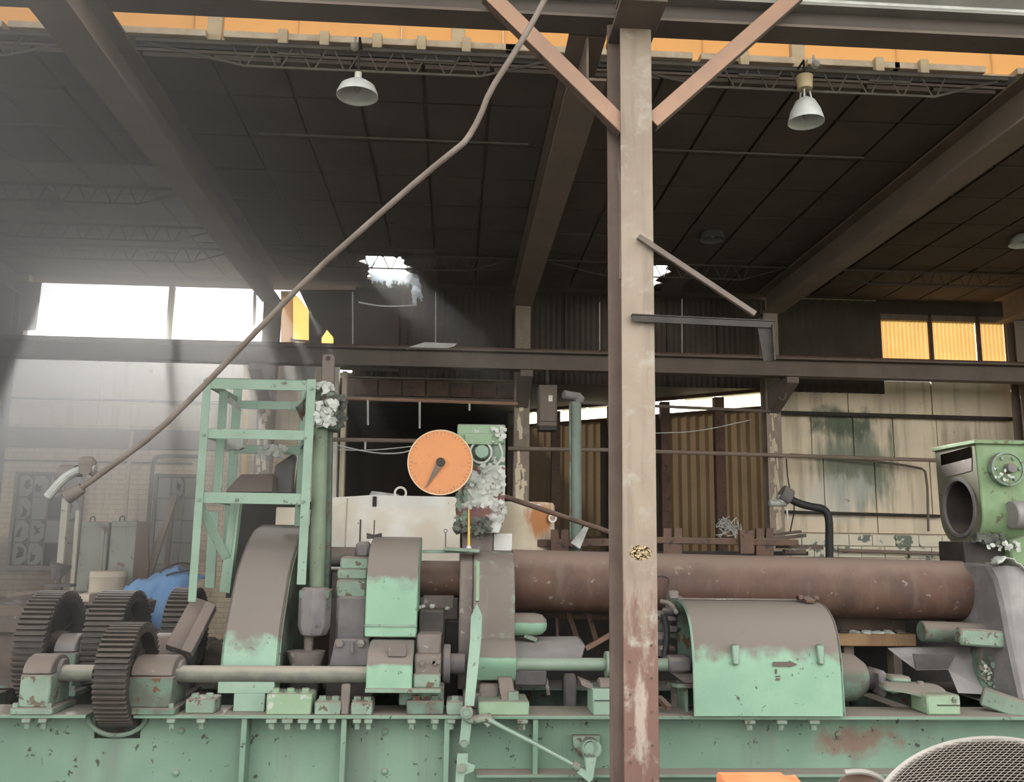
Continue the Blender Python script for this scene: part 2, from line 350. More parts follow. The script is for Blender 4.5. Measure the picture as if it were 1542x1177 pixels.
# low roof: dark boards between the beams, two ragged holes near the rear
ceil = struct(part('ceiling', MB().box((-12, 8.22, ZC+.10), (14, 13.4, ZC+.13)).box((-12, 13.4, ZC+.10), (-1.75, 16.6, ZC+.16)).box((-.78, 13.4, ZC+.10), (2.70, 16.6, ZC+.16)).box((3.62, 13.4, ZC+.10), (14, 16.6, ZC+.16))
    .box((-1.75, 15.75, ZC+.10), (-.78, 16.6, ZC+.16)).box((2.70, 15.75, ZC+.10), (3.62, 16.6, ZC+.16)).box((-1.75, 13.4, ZC+.10), (-.78, 14.2, ZC+.16)).box((2.70, 13.4, ZC+.10), (3.62, 14.2, ZC+.16)), 'deck_seam'))
rows = [8.22]+[7.98+.97*i for i in range(1, 9)]
k = 0
for bi in range(4):
    x0, x1 = GX[bi]+.16, GX[bi+1]-.16; n = 6
    if bi == 0: x0 = -7.5
    for r in range(8):
        for i in range(n):
            a = x0+(x1-x0)*i/n+.02; b_ = x0+(x1-x0)*(i+1)/n-.02; y0, y1 = rows[r]+.02, rows[r+1]-.02
            cxm, cym = (a+b_)/2, (y0+y1)/2
            if 14.2 < y1 and y0 < 15.75 and ((a < -.78 and b_ > -1.75) or (a < 3.62 and b_ > 2.70)): continue
            dz = rnd.uniform(0, .012)
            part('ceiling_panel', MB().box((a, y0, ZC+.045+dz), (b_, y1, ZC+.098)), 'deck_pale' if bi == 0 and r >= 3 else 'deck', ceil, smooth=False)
def rag_edge(x0, x1, y0, y1, z, seed):
    """torn roof boards round a hole: jagged teeth reaching into the opening"""
    rr = random.Random(seed); mb = MB()
    def run(p, q, inn):
        p, q, inn = V(p), V(q), V(inn); n = 14; top = []
        for i in range(n+1): top.append(p.lerp(q, i/n)+inn*(rr.uniform(.03, .24)))
        for i in range(n): mb.poly([p.lerp(q, i/n), p.lerp(q, (i+1)/n), top[i+1], top[i]], (0, 0, .02))
    run((x0, y0, z), (x1, y0, z), (0, 1, 0)); run((x1, y0, z), (x1, y1, z), (-1, 0, 0)); run((x1, y1, z), (x0, y1, z), (0, -1, 0)); run((x0, y1, z), (x0, y0, z), (1, 0, 0))
    return mb
for i, (a, b_) in enumerate(((-1.75, -.78), (2.70, 3.62))):
    part('torn_edge', rag_edge(a-.02, b_+.02, 14.15, 15.8, ZC+.08, i+3), 'deck', ceil, stuff=True, smooth=False)
# roof joists seen across the first hole
h = thing('torn_insulation', 'torn pale blue insulation hanging out of the left roof hole', 'insulation', (-1.2, 14.9, ZC))
def ragsheet(fn, nu, nv, seed, cut=.35):
    mb = MB(); rr = random.Random(seed); g_ = [[fn(i/nu, j/nv)+V((rr.uniform(-1, 1), rr.uniform(-1, 1), rr.uniform(-1, 1)))*.012 for i in range(nu+1)] for j in range(nv+1)]
    keep = [[True]*nu for _ in range(nv)]
    for i in range(nu):
        for j in range(int(nv*(1-cut*rr.random())), nv): keep[j][i] = False
    fl = [p for r_ in g_ for p in r_]
    return mb.add(fl, [(j*(nu+1)+i, j*(nu+1)+i+1, (j+1)*(nu+1)+i+1, (j+1)*(nu+1)+i) for j in range(nv) for i in range(nu) if keep[j][i]])
a0, b0 = U(556, 410, 15.2), U(622, 410, 15.2); a1 = U(562, 436, 14.9); b1 = U(624, 432, 14.9)
part('batt', ragsheet(lambda u, v: a0.lerp(b0, u).lerp(a1.lerp(b1, u), v), 26, 10, 4, .5), 'insulation', h, solid=.02)
a2, b2 = U(620, 412, 15.0), U(629, 414, 15.0); a3 = U(620, 462, 14.9); b3 = U(640, 458, 14.9)
part('hanging_strip', ragsheet(lambda u, v: a2.lerp(b2, u).lerp(a3.lerp(b3, u), v), 8, 16, 6, .3), 'insulation', h, solid=.02)
a2, b2 = U(549, 388, 15.0), U(560, 386, 15.0); a3 = U(558, 408, 15); b3 = U(572, 407, 15)
part('hanging_strip', ragsheet(lambda u, v: a2.lerp(b2, u).lerp(a3.lerp(b3, u), v), 8, 8, 7, .3), 'insulation', h, solid=.02)

# rear wall, left: boards over painted brick, wide opening to the sky above
wl = struct(part('wall_back_left', MB().box((-12, YW, 0), (-2.35, YW+.2, 3.98)).box((-12, YW+.06, 3.98), (-2.35, YW+.2, 5.66)).box((-12, YW+.06, 5.35), (-7.62, YW+.2, ZC+.1)), 'brick_paint'))
for (a, b_) in ((-8.2, -6.2), (-6.19, -3.95), (-3.94, -2.36)):
    for (z0, z1) in ((4.72, 5.66), (4.32, 4.70)): part('wall_board', MB().box((a, YW-.01, z0), (b_-.015, YW+.06, z1-.015)), 'wall_board', wl, smooth=False)
part('ledge', MB().box((-9, YW-.10, 3.92), (-3.3, YW, 4.26)), 'girder_paint', wl, .01)
part('opening_sheet', MB().poly([U(-30, 420, 15.95), U(62, 425, 15.95), U(54, 497, 15.95), U(35, 497, 15.95), U(33, 512, 15.95), U(-30, 512, 15.95)], (0, .03, 0)), 'lamp_enamel', wl, smooth=False)
part('mullion', MB().bar(U(260, 432, 16.05), U(252, 520, 16.05), .09, .09), 'yellow_paint', wl)
part('mullion', MB().bar(U(384, 440, 16.05), U(382, 520, 16.05), .05, .05), 'window_frame', wl)
# strip of old panels right of the opening
part('fiberglass_panel', MB().poly([U(440, 440, 16.2), U(452, 450, 16.2), U(468, 470, 16.2), U(468, 530, 16.2), U(440, 530, 16.2)], (0, .02, 0)), 'fiberglass_bright', wl, smooth=False)
part('fiberglass_panel', MB().poly([U(423, 438, 16.15), U(441, 438, 16.15), U(441, 530, 16.15), U(423, 530, 16.15)], (0, .02, 0)), 'fiberglass_orange', wl, smooth=False)
part('fiberglass_panel', MB().poly([U(478, 490, 16.2), U(508, 490, 16.2), U(508, 530, 16.2), U(478, 530, 16.2)], (0, .02, 0)), 'fiberglass_bright', wl, smooth=False)
part('brace_rod', MB().bar(U(438, 512, 16.0), U(466, 514, 16.0), .04, .04).bar(U(438, 508, 16.0), U(448, 522, 16.0), .04, .04), 'window_frame', wl)
part('upper_sheet', MB().poly([U(450, 436, 16.05), U(600, 436, 16.05), U(600, 560, 16.05), U(502, 556, 16.05), U(502, 508, 16.05), U(492, 496, 16.05), U(484, 508, 16.05), U(484, 530, 16.05), U(465, 530, 16.05), U(465, 468, 16.05)], (0, .03, 0)), 'dark_sheet', wl, smooth=False)
part('white_panel', pbox(428, 548, 475, 588, 15.9, .03), 'foam_board', wl, smooth=False)
part('tan_panel', pbox(424, 590, 460, 650, 15.92, .03), 'wall_board', wl, smooth=False)
part('jamb', MB().bar(U(505, 548, 16), U(500, 760, 16), .16, .2), 'white_paint', wl)
part('jamb', MB().bar(U(520, 560, 15.9), U(514, 760, 15.9), .08, .2), 'wall_board', wl)

# rear wall, middle: dark sheets over the wide doorway, then the lintel
def corr(x0, x1, z0, z1, y, pitch=.08, amp=.015, seed=0, y1=None):
    """corrugated sheet: ribs upright, real folds; y1 lets it run at an angle"""
    n = max(2, int(abs(x1-x0)/pitch*2)); vs = []; y1 = y if y1 is None else y1
    L = V((x1-x0, y1-y, 0)); nn = V((-L.y, L.x, 0)).normalized()
    for i in range(n+1):
        p = V((x0, y, 0))+L*(i/n)+nn*(amp if i % 2 else -amp)
        vs += [(p.x, p.y, z0), (p.x, p.y, z1)]
    return MB().add(vs, [(2*i, 2*i+2, 2*i+3, 2*i+1) for i in range(n)])
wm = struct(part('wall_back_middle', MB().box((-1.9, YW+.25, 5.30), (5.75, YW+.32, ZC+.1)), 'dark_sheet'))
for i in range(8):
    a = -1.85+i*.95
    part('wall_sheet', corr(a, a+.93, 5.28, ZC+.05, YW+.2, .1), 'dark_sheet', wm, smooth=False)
part('lintel', MB().ibeam((-2.0, YW+.1, 5.09), (1.15, YW+.1, 5.09), .2, .42, .03), 'girder_paint', wm)
for i in range(7): part('lintel_block', MB().box((-1.8+i*.42, YW-.04, 4.96), (-1.8+i*.42+.385, YW+.02, 5.22+.02*(i % 2))), 'rust_steel', wm, smooth=False)

# extension beyond the doorway: dark room, angled translucent wall with a bright strip on top
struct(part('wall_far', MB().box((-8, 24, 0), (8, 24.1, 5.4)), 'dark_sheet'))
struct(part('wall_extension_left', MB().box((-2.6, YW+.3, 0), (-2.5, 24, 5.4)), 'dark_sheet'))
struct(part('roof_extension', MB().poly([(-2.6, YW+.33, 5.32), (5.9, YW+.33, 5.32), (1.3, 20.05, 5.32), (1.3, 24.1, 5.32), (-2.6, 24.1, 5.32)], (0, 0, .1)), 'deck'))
P0, P1 = V((5.85, 16.3, 0)), V((1.25, 20.0, 0)); dirw = P1-P0
def PW(t, z): p = P0+dirw*t; return V((p.x, p.y, z))
wa = struct(part('wall_extension_right', MB().bar(PW(-.02, 4.97), PW(1.02, 4.97), .10, .05).bar(PW(-.02, 5.30), PW(1.02, 5.30), .10, .08).bar(PW(-.02, .1), PW(1.02, .1), .1, .2).bar(PW(-.02, 2.55), PW(1.02, 2.55), .10, .05), 'rust_steel'))
tt = [0, .2, .36, .42, .56, .62, .80, 1.0]
for i in range(7):
    p, q = PW(tt[i], 0), PW(tt[i+1], 0)
    m_ = 'dark_sheet' if i in (2, 4) else 'fiberglass_brown'
    part('wall_sheet', corr(p.x, q.x, .1, 4.98, p.y, .14, .02, y1=q.y), m_, wa, smooth=False)
for t_ in (.17, .36, .56, .79): part('post', MB().bar(PW(t_, 0)+V((-.1, -.12, 0)), PW(t_, 5.2)+V((-.1, -.12, 0)), .18, .18), 'rust_steel', wa)
for i, (a, b_) in enumerate(((.0, .17), (.18, .30), (.42, .55), (.57, .67), (.68, .78), (.80, .9), (.91, .99))):
    p, q = PW(a, 4.99), PW(b_, 4.99); r_ = PW(b_, 5.27); s_ = PW(a, 5.27)
    if i == 1: s_ = PW(a+.02, 5.27)
    part('strip_window', MB().poly([p, q, r_, s_], (.0, .01, 0)), 'pane_bright', wa, smooth=False)
struct(part('wall_end', MB().box((1.15, 20.0, 0), (1.3, 24, 5.4)), 'dark_sheet'))
tag(part('wire_tangle', (lambda mb: [mb.tube([U(1078+rnd.uniform(0, 40), 775+rnd.uniform(0, 38), 15+rnd.uniform(-.2, .2)) for _ in range(4)], .008, 4, 1) for _ in range(16)] and mb)(MB()), 'lamp_metal'), 'tangle of bright wire mesh against the angled brown wall', 'wire')

# rear wall, right: tall painted boards above blockwork, fiberglass clerestory
wr = struct(part('wall_back_right', MB().box((5.7, YW+.05, 0), (14, YW+.25, 5.45)).box((5.7, YW+.05, 5.45), (7.82, YW+.12, ZC+.1)).box((10.25, YW+.05, 5.45), (14, YW+.12, ZC+.1)), 'wall_plain'))
part('upper_sheet', corr(5.7, 7.82, 5.2, ZC+.05, YW-.04, .15), 'dark_sheet', wr, smooth=False)
part('upper_sheet', corr(10.27, 13.8, 5.2, ZC+.05, YW-.04, .15), 'dark_sheet', wr, smooth=False)
zr = [5.45]+[U(1280, y, YW).z for y in (626, 690, 774, 803)]
for r, xs in enumerate(((1160, 1277, 1403, 1530), (1160, 1222, 1285, 1345, 1411, 1530), (1160, 1240, 1317, 1400, 1540), (1160, 1250, 1320, 1425, 1560))):
    ym = (575+626)/2+r*50
    for a, b_ in zip(xs, xs[1:]):
        part('wall_board', MB().box((U(a, ym, YW).x, YW-.012-rnd.uniform(0, .01), zr[r+1]+.012), (U(b_, ym, YW).x-.02, YW+.05, zr[r])), 'wall_board', wr, smooth=False)
for r in range(5):
    z1 = zr[4]-.02-r*.205; x = 5.75+(.22 if r % 2 else 0)
    while x < 11: part('concrete_block', MB().box((x, YW-.012-rnd.uniform(0, .012), z1-.19), (x+.415, YW+.05, z1)), 'block_paint', wr, smooth=False); x += .43
for a, b_ in ((1325, 1401), (1403, 1473), (1475, 1516)):
    xa, xb = U(a, 515, YW).x, U(b_, 515, YW).x-.03
    part('fiberglass_panel', corr(xa, xb, 5.5, 6.63, YW+.02, .075, .012), 'fiberglass_yellow', wr, smooth=False)
    part('mullion', MB().box((xb-.01, YW-.05, 5.45), (xb+.06, YW+.0, 6.66)), 'rust_steel', wr)
    part('valance', MB().box((xa, YW-.03, 6.62), (xb, YW, 6.72)), 'wood_grey', wr, smooth=False)
part('upper_strip', MB().box((7.8, YW+.03, 6.62), (10.3, YW+.08, ZC+.1)), 'dark_sheet', wr)
# side walls and the high bay over the camera
struct(part('wall_left', MB().box((-12.2, 7.5, 0), (-12, 9.2, 8.6)).box((-12.2, 15.4, 0), (-12, YW+.2, 8.6)).box((-12.2, 9.2, 5.0), (-12, 15.4, 8.6)), 'wall_plain'))  # out of view; doorway added here to brighten the rear wall
struct(part('wall_right', MB().box((14, 7.5, 0), (14.2, YW+.2, 8.6)), 'wall_plain'))
# orange clerestory over the edge of the low roof
cl = struct(part('wall_clerestory', MB().box((-12, 8.36, ZC+.23), (14, 8.6, ZC+.34)), 'sill'))
xx = -8.8
part('roof_edge', MB().box((-12, 8.2, ZC+.13), (14, 8.42, ZC+.23)), 'dark_steel', cl)
part('fascia', MB().box((-12, 8.42, 7.82), (14, 8.6, 8.6)), 'grey_roof', cl)
while xx < 9.5:
    w_ = 1.02; part('clerestory_panel', MB().box((xx, 8.44, ZC+.33), (xx+w_-.002, 8.455+.01*(int(xx*3) % 2), 7.9)), 'fiberglass_orange', cl, smooth=False); xx += w_
for px in (130, 325, 690, 1198):
    x = U(px, 55, 8.4).x; part('post', MB().box((x-.07, 8.34, ZC+.3), (x+.07, 8.42, 8.4)), 'cream', cl, .005)
for i in range(18):
    x = -8.5+i+rnd.uniform(-.2, .2)
    part('sill_cap', MB().box((x, 8.26, ZC+.30), (x+.96, 8.42, ZC+.37)), 'sill', cl, .006)
for px in (425, 488, 568, 635, 703, 1122, 1325, 1392):
    x = U(px, 75, 8.2).x; part('sill_bracket', MB().box((x-.05, 8.20, ZC+.22), (x+.04, 8.27, ZC+.38)), 'cream', cl, .005)
# high-bay roof sheets above, just in view along the top edge
rf = struct(part('roof_high_bay', MB().box((-12, 5.0, 8.62), (14, 8.6, 8.7)), 'grey_roof'))
for i in range(6): part('roof_purlin', MB().box((-12, 5.1+i*.55, 8.52), (14, 5.16+i*.55, 8.62)), 'beam_paint', rf)

# hazy air, thickened to the left and above to imitate lens glare
hm = bpy.data.materials.new('haze'); hm.use_nodes = True; t = hm.node_tree; t.nodes.remove(t.nodes['Principled BSDF'])
vs_ = t.nodes.new('ShaderNodeVolumeScatter'); vs_.inputs['Density'].default_value = .07; vs_.inputs['Anisotropy'].default_value = .72; vs_.inputs['Color'].default_value = (1, .985, .94, 1)
g = t.nodes.new('ShaderNodeNewGeometry'); sx = t.nodes.new('ShaderNodeSeparateXYZ'); mr = t.nodes.new('ShaderNodeMapRange'); mr.interpolation_type = 'SMOOTHSTEP'
mr.inputs[1].default_value = -.2; mr.inputs[2].default_value = -5.2; mr.inputs[3].default_value = .003; mr.inputs[4].default_value = .15
t.links.new(g.outputs['Position'], sx.inputs[0]); t.links.new(sx.outputs[0], mr.inputs[0]); mz = t.nodes.new('ShaderNodeMapRange'); mz.interpolation_type = 'SMOOTHSTEP'
mz.inputs[1].default_value = 1.0; mz.inputs[2].default_value = 5.2; mz.inputs[3].default_value = .12; mz.inputs[4].default_value = 1
mu = t.nodes.new('ShaderNodeMath'); mu.operation = 'MULTIPLY'; t.links.new(sx.outputs[2], mz.inputs[0]); t.links.new(mr.outputs[0], mu.inputs[0]); t.links.new(mz.outputs[0], mu.inputs[1])
t.links.new(mu.outputs[0], vs_.inputs['Density'])
t.links.new(vs_.outputs[0], t.nodes['Material Output'].inputs['Volume']); MATS['haze'] = hm
hz = part('glare_haze', MB().poly([(-11.9, 2.0, .02), (1.0, 2.0, .02), (1.0, 15.88, .02), (-11.9, 15.88, .02)], (0, 0, ZC-.04)), 'haze', smooth=False); hz['kind'] = 'stuff'
tag(hz, 'hazy air added on the left to imitate lens glare near the bright opening', 'haze')

# ================================================================ STEEL FRAME
# the grey-brown column in front of the machines with its two knee braces
cx0, cx1 = U(936.5, 700, 7).x, U(987, 700, 7).x
col = thing('steel_column', 'tall mottled grey-brown H column standing in front of the pipe machine', 'column', (1.43, 7.1, 0))
part('front_flange', MB().bar(V((cx0/2+cx1/2, 7.012, 0)), V((cx0/2+cx1/2+.01, 7.012, 6.72)), cx1-cx0, .022, up=(0, 1, 0)), 'column_paint', col, .003)
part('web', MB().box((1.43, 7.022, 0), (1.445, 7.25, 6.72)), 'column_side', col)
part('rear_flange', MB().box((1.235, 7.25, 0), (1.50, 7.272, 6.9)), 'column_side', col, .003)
part('cap_plate', MB().box((1.24, 6.6, 6.72), (1.62, 7.35, 6.76)), 'beam_paint', col, .004)
part('chalk_mark', (lambda mb: [mb.bar(V((1.435+math.cos(a)*.085, 6.999, U(966, 832, 7).z+math.sin(a)*.055)), V((1.435+math.cos(a+d)*.085, 6.999, U(966, 832, 7).z+math.sin(a+d)*.055)), .004, .006) for a, d in [(rnd.uniform(0, 6.28), rnd.uniform(.3, 3)) for _ in range(46)]] and mb)(MB()), 'chalk', col, label='scribbled yellow oval chalk mark')
part('cable', MB().tube([U(932, 0, 7.3), U(931, 60, 7.28), U(936, 85, 7.27), U(933, 110, 7.27), U(931, 250, 7.26), U(936, 290, 7.25), U(934, 420, 7.25)], .012, 6, 2), 'pole', col)
part('cable', MB().tube([U(926, 10, 7.35), U(928, 130, 7.33), U(930, 240, 7.3), U(927, 275, 7.3)], .01, 6, 2), 'lamp_metal', col)
for i in range(9): part('bolt', MB().bolt((cx0+.05 if i % 2 else cx1-.05, 7.0, .7+i*.12), (0, -1, 0), .009, .008), 'rust_steel', col)
def brace(p, q, lab):
    t_ = thing('knee_brace', lab, 'brace', q)
    part('channel', MB().bar(p, q, .13, .02, up=(0, 1, 0)), 'brace_paint', t_, .003)
    part('lip', MB().bar(V(p)+V((0, .05, 0)), V(q)+V((0, .05, 0)), .014, .10, up=(0, 1, 0), off=(.06, 0)), 'beam_paint', t_)
    part('lip', MB().bar(V(p)+V((0, .05, 0)), V(q)+V((0, .05, 0)), .014, .10, up=(0, 1, 0), off=(-.06, 0)), 'rust_steel', t_)
    return t_
brace(U(735, -12, 7.05), U(942, 192, 7.05), 'brown diagonal channel brace running up left from the column')
brace(U(1205, -14, 7.05), U(982, 182, 7.05), 'brown diagonal channel brace running up right from the column')
# shelf bracket arm on the column
bk = thing('wall_bracket', 'black angle-iron bracket with sloping strut on the right of the column', 'bracket', U(960, 480, 6.98))
part('arm', MB().bar(U(951, 474, 6.97), U(1166, 484, 6.97), .06, .008).bar(U(951, 479, 6.95), U(1165, 489, 6.95), .008, .05), 'dark_steel', bk)
part('strut', MB().bar(U(961, 356, 6.96), U(1137, 473, 6.96), .04, .045), 'beam_paint', bk, .004)
part('end_plate', MB().poly([U(1140, 488, 6.96), U(1164, 489, 6.96), U(1166, 543, 6.98), U(1150, 543, 6.98)], (0, .01, 0)).bar(U(1162, 489, 6.96), U(1165, 543, 6.96), .012, .07), 'dark_steel', bk)

tb = thing('header_beam', 'deep dark steel beam crossing the top of the picture', 'beam', (0, 7.4, 6.95))
za, zb = U(300, 25, 7.4).z, U(1300, 60, 7.4).z; zt = (za+zb)/2
part('bottom_flange', MB().box((-9, 7.18, zt), (11, 7.46, zt+.025)), 'beam_paint', tb)
part('web', MB().box((-9, 7.30, zt+.02), (11, 7.32, zt+.24)), 'girder_dark', tb)
part('top_flange', MB().box((-9, 7.18, zt+.22), (11, 7.46, zt+.245)), 'grey_roof', tb)
part('conduit', MB().tube([(-9, 7.25, zt+.30), (11, 7.25, zt+.30)], .02, 8), 'lamp_metal', tb)
tag(part('cross_beam_stub', MB().ibeam((1.44, 7.25, 6.92), (1.44, 5.6, 6.92), .26, .30, .025), 'girder_paint'), 'short dark beam end sitting on top of the column', 'beam')

# girders of the low roof, running to the rear
GL = ['far left roof girder beyond the left frame edge', 'wide sloping-looking brown girder above the bright opening', 'dark roof girder between the two roof holes', 'brown roof girder reaching the upper right edge of the picture', 'roof girder beyond the yellow clerestory']
for i, x in enumerate(GX):
    g_ = thing('roof_girder', GL[i], 'girder', (x, 12, 6.5))
    ya = 7.5 if i == 2 else 6.4
    part('bottom_flange', MB().box((x-.17, ya, 6.50), (x+.17, 15.6, 6.525)), 'girder_paint', g_)
    part('web', MB().box((x-.01, ya, 6.52), (x+.01, 15.6, ZC+.04)), 'girder_paint', g_)
    part('top_flange', MB().box((x-.17, ya, ZC+.02), (x+.17, 15.6, ZC+.045)), 'girder_paint', g_)
# joists
def joist(x0, x1, y, label, group, detail):
    t_ = thing('bar_joist', label, 'joist', ((x0+x1)/2, y, 6.6), group)
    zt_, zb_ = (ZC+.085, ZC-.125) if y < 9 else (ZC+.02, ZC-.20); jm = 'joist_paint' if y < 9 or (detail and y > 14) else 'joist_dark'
    part('top_chord', MB().bar((x0, y, zt_), (x1, y, zt_), .05, .03), jm, t_)
    part('bottom_chord', MB().tube([(x0+.1, y, zt_-.02), (x0+1.0, y, zb_), (x1-.75, y, zb_), (x1-.1, y, zt_-.02)], .013, 6), jm, t_)
    n = int((x1-x0-1.75)/.31); s_ = (x1-x0-1.75)/n; allm = MB()
    for i in range(n+1):
        xa = x0+1.0+i*s_
        for d_ in (-1, 1):
            if (i == n and d_ > 0 and False): continue
            m_ = MB() if detail else allm
            m_.tube([(xa+d_*.02, y, zb_), (xa+d_*.125, y, zt_)], .0085, 5)
            if detail: part('web_bar', m_, jm, t_)
    if detail:
        for f in (.38, .70):
            xm = x0+(x1-x0)*f; part('bridging', MB().bar((xm-.2, y-.03, zt_-.09), (xm+.2, y-.03, zt_-.09), .02, .02), 'joist_paint', t_)
    else: part('web_bars', allm, jm, t_)
    return t_
names = ['far left bay', 'left middle bay', 'bay behind the column', 'far right bay']
fr = ['short end of a bar joist in the upper left corner', 'zigzag bar joist under the orange panels, left of the column', 'zigzag bar joist under the orange panels, right of the column', 'end of a bar joist at the upper right frame edge']
for bi in range(4):
    joist(GX[bi]+.2, GX[bi+1]-.2, 8.02, fr[bi], None, bi in (0, 1, 2))
    for y, od in (((11.55, 'second'), (13.05, 'third'), (14.05, 'rearmost')) if bi == 0 else ((14.05, 'rearmost'),)):
        if bi == 0 and y == 14.05: joist(GX[bi]+.2, GX[bi+1]-.2, y, 'pale hazy bar joist just above the bright left opening', None, True)
        else: joist(GX[bi]+.2, GX[bi+1]-.2, y, od+' dark bar joist row back under the low ceiling, '+names[bi], 'ceiling joists '+names[bi], False)
for a_x, b_x, lb in ((-3.0, -2.0, 'thin tie rod under the left part of the dark ceiling'), (-2.3, .75, 'thin tie rod crossing the dark ceiling below the left bar joist'), (2.2, 4.7, 'thin tie rod crossing the dark ceiling right of the column'), (-6.6, -4.4, 'thin tie rod under the hazy far left ceiling')):
    if a_x > -3 or a_x < -4: tag(part('tie_rod', MB().tube([(a_x, 9.77, ZC+.02), (b_x, 9.77, ZC+.02)], .012, 6), 'joist_paint'), lb, 'rod')
# wall columns
CLs = ['grey wall column at the left frame edge', 'wall column right of the bright opening, behind the green tower', 'pale peeling wall column behind the green head of the dial machine', 'wall column with flaking pink paint at the hose', 'dark wall column at the right frame edge']
for i, x in enumerate([-7.64, -3.22, 1.12, 5.52, 10.15]):
    c_ = thing('wall_column', CLs[i], 'column', (x, 15.5, 0))
    part('front_flange', MB().box((x-.13, 15.36, 0), (x+.13, 15.38, 6.5)), 'girder_paint' if i in (0, 1, 4) else 'column_paint', c_)
    part('web', MB().box((x-.008, 15.38, 0), (x+.008, 15.62, 6.5)), 'column_side', c_)
    part('rear_flange', MB().box((x-.13, 15.62, 0), (x+.13, 15.64, 6.5)), 'girder_paint', c_)
    if i in (1, 2, 3):
        part('flaking_paint', (lambda mb: [mb.poly([(x+a, 15.35, z), (x+a+w1, 15.345, z+.02), (x+a+w1*.7, 15.35, z+h1), (x+a-.01, 15.345, z+h1*.8)], (0, .006, 0)) for a, w1, z, h1 in [(rnd.uniform(-.1, .03), rnd.uniform(.02, .08), rnd.uniform(2.6, 4.9), rnd.uniform(.06, .3)) for _ in range(34)]] and mb)(MB()), 'wall_board', c_, stuff=True, smooth=False)
    part('bracket', MB().poly([(x-.1, 15.36, 5.18), (x-.1, 14.4, 5.18), (x-.1, 14.4, 5.08), (x-.1, 15.36, 4.7)], (.2, 0, 0)), 'beam_paint', c_)
# crane runway beam
rb = thing('crane_runway_beam', 'long brown crane runway beam across the whole rear of the hall', 'beam', (1, 14.5, 5.19))
part('web', MB().box((-9.5, 14.49, 5.20), (12, 14.51, 5.47)), 'beam_paint', rb)
part('bottom_flange', MB().box((-9.5, 14.38, 5.19), (12, 14.62, 5.215)), 'beam_paint', rb)
part('top_flange', MB().box((-9.5, 14.33, 5.46), (12, 14.67, 5.49)), 'beam_paint', rb)
part('rail', MB().box((-9.5, 14.47, 5.49), (12, 14.53, 5.55)), 'rust_steel', rb)
for i in range(24): part('rail_clip', MB().box((-5+i*.62, 14.40, 5.49), (-4.95+i*.62, 14.47, 5.515)), 'rust_steel', rb)
wsx = tag(part('white_board', MB().poly([U(610, 524, 14.36), U(640, 515, 14.45), U(688, 517, 14.45), U(684, 521, 14.42), U(665, 526, 14.36), U(612, 526, 14.35)], (0, .012, 0)), 'foam_board', smooth=False), 'white insulation board lying on the runway beam', 'board')
def rod(px, y0, y1, Y, lab, r=.008):
    return tag(part('hanger_rod', MB().tube([U(px, y0, Y), U(px, y1, Y)], r, 5), 'lamp_metal'), lab, 'rod')
rod(656, 440, 527, 14.5, 'thin hanger rod above the white board on the runway beam'); rod(531, 440, 523, 14.5, 'thin hanger rod left of the white board on the runway beam', .012)
rod(903, 455, 535, 14.5, 'thin hanger rod just left of the column above the runway beam'); rod(1027, 450, 540, 14.5, 'thin hanger rod under the right roof hole')
# pipes along the rear wall
def run(name, pts, Y, r, m_, lab, cat='pipe', sm=0):
    return tag(part(name, MB().tube([U(a, b_, Y) for a, b_ in pts], r, 8, sm), m_), lab, cat)
run('wall_pipe', [(-10, 598), (330, 606)], 15.85, .022, 'dark_steel', 'thin dark conduit along the boards above the left brick wall')
run('wall_pipe', [(478, 598), (780, 608)], 15.2, .028, 'brace_paint', 'brownish pipe across the dark doorway, upper one')
run('wall_pipe', [(480, 661), (640, 664)], 15.2, .035, 'girder_paint', 'thick dark pipe across the dark doorway behind the dial')
run('wall_pipe', [(870, 606), (1160, 619)], 15.2, .028, 'beam_paint', 'pipe under the strip windows of the angled wall')
run('wall_pipe', [(765, 675), (900, 677), (1165, 685), (1412, 693)], 15.3, .034, 'girder_paint', 'long dark pipe across the brown wall and right boards')
run('wall_pipe', [(1165, 621), (1528, 631)], 15.85, .04, 'dark_steel', 'upper dark pipe along the right boards')
run('wall_pipe', [(1190, 684), (1280, 690), (1385, 703), (1396, 712), (1398, 800)], 15.8, .022, 'beam_paint', 'thin conduit bending down the right boards', 'conduit', 1)
run('wall_pipe', [(1170, 770), (1420, 777)], 15.85, .028, 'dark_steel', 'lowest dark pipe along the right boards')
run('wall_pipe', [(1262, 828), (1448, 834)], 15.85, .03, 'girder_paint', 'pipe low on the right blockwork')
run('wall_pipe', [(-10, 692), (290, 698)], 15.85, .018, 'girder_paint', 'thin pipe along the brick above the left window')
run('wall_pipe', [(300, 687), (240, 686), (231, 692), (229, 712), (222, 800)], 15.8, .035, 'beam_paint', 'conduit bending down beside the narrow window', 'conduit', 1)
run('wall_pipe', [(198, 650), (195, 690), (187, 800)], 15.8, .035, 'wall_plain', 'upright pipe between the two steel windows')
run('wall_pipe', [(372, 545), (368, 740)], 15.2, .06, 'yellow_paint', 'upright yellow pipe seen through the green tower')
run('cable', [(508, 670), (560, 682), (600, 683), (622, 677)], 15.0, .012, 'lamp_metal', 'cable sagging across the doorway left of the dial', 'cable', 2)
run('cable', [(510, 677), (560, 678), (620, 672)], 15.0, .01, 'lamp_metal', 'tighter cable across the doorway left of the dial', 'cable', 2)
run('cable', [(540, 455), (570, 461), (600, 461), (628, 459)], 14.6, .012, 'lamp_metal', 'pale cable slung under the left roof hole', 'cable', 2)
run('cable', [(985, 652), (1050, 650), (1130, 632)], 15.4, .008, 'lamp_metal', 'thin cable drooping over the brown angled wall', 'cable', 2)
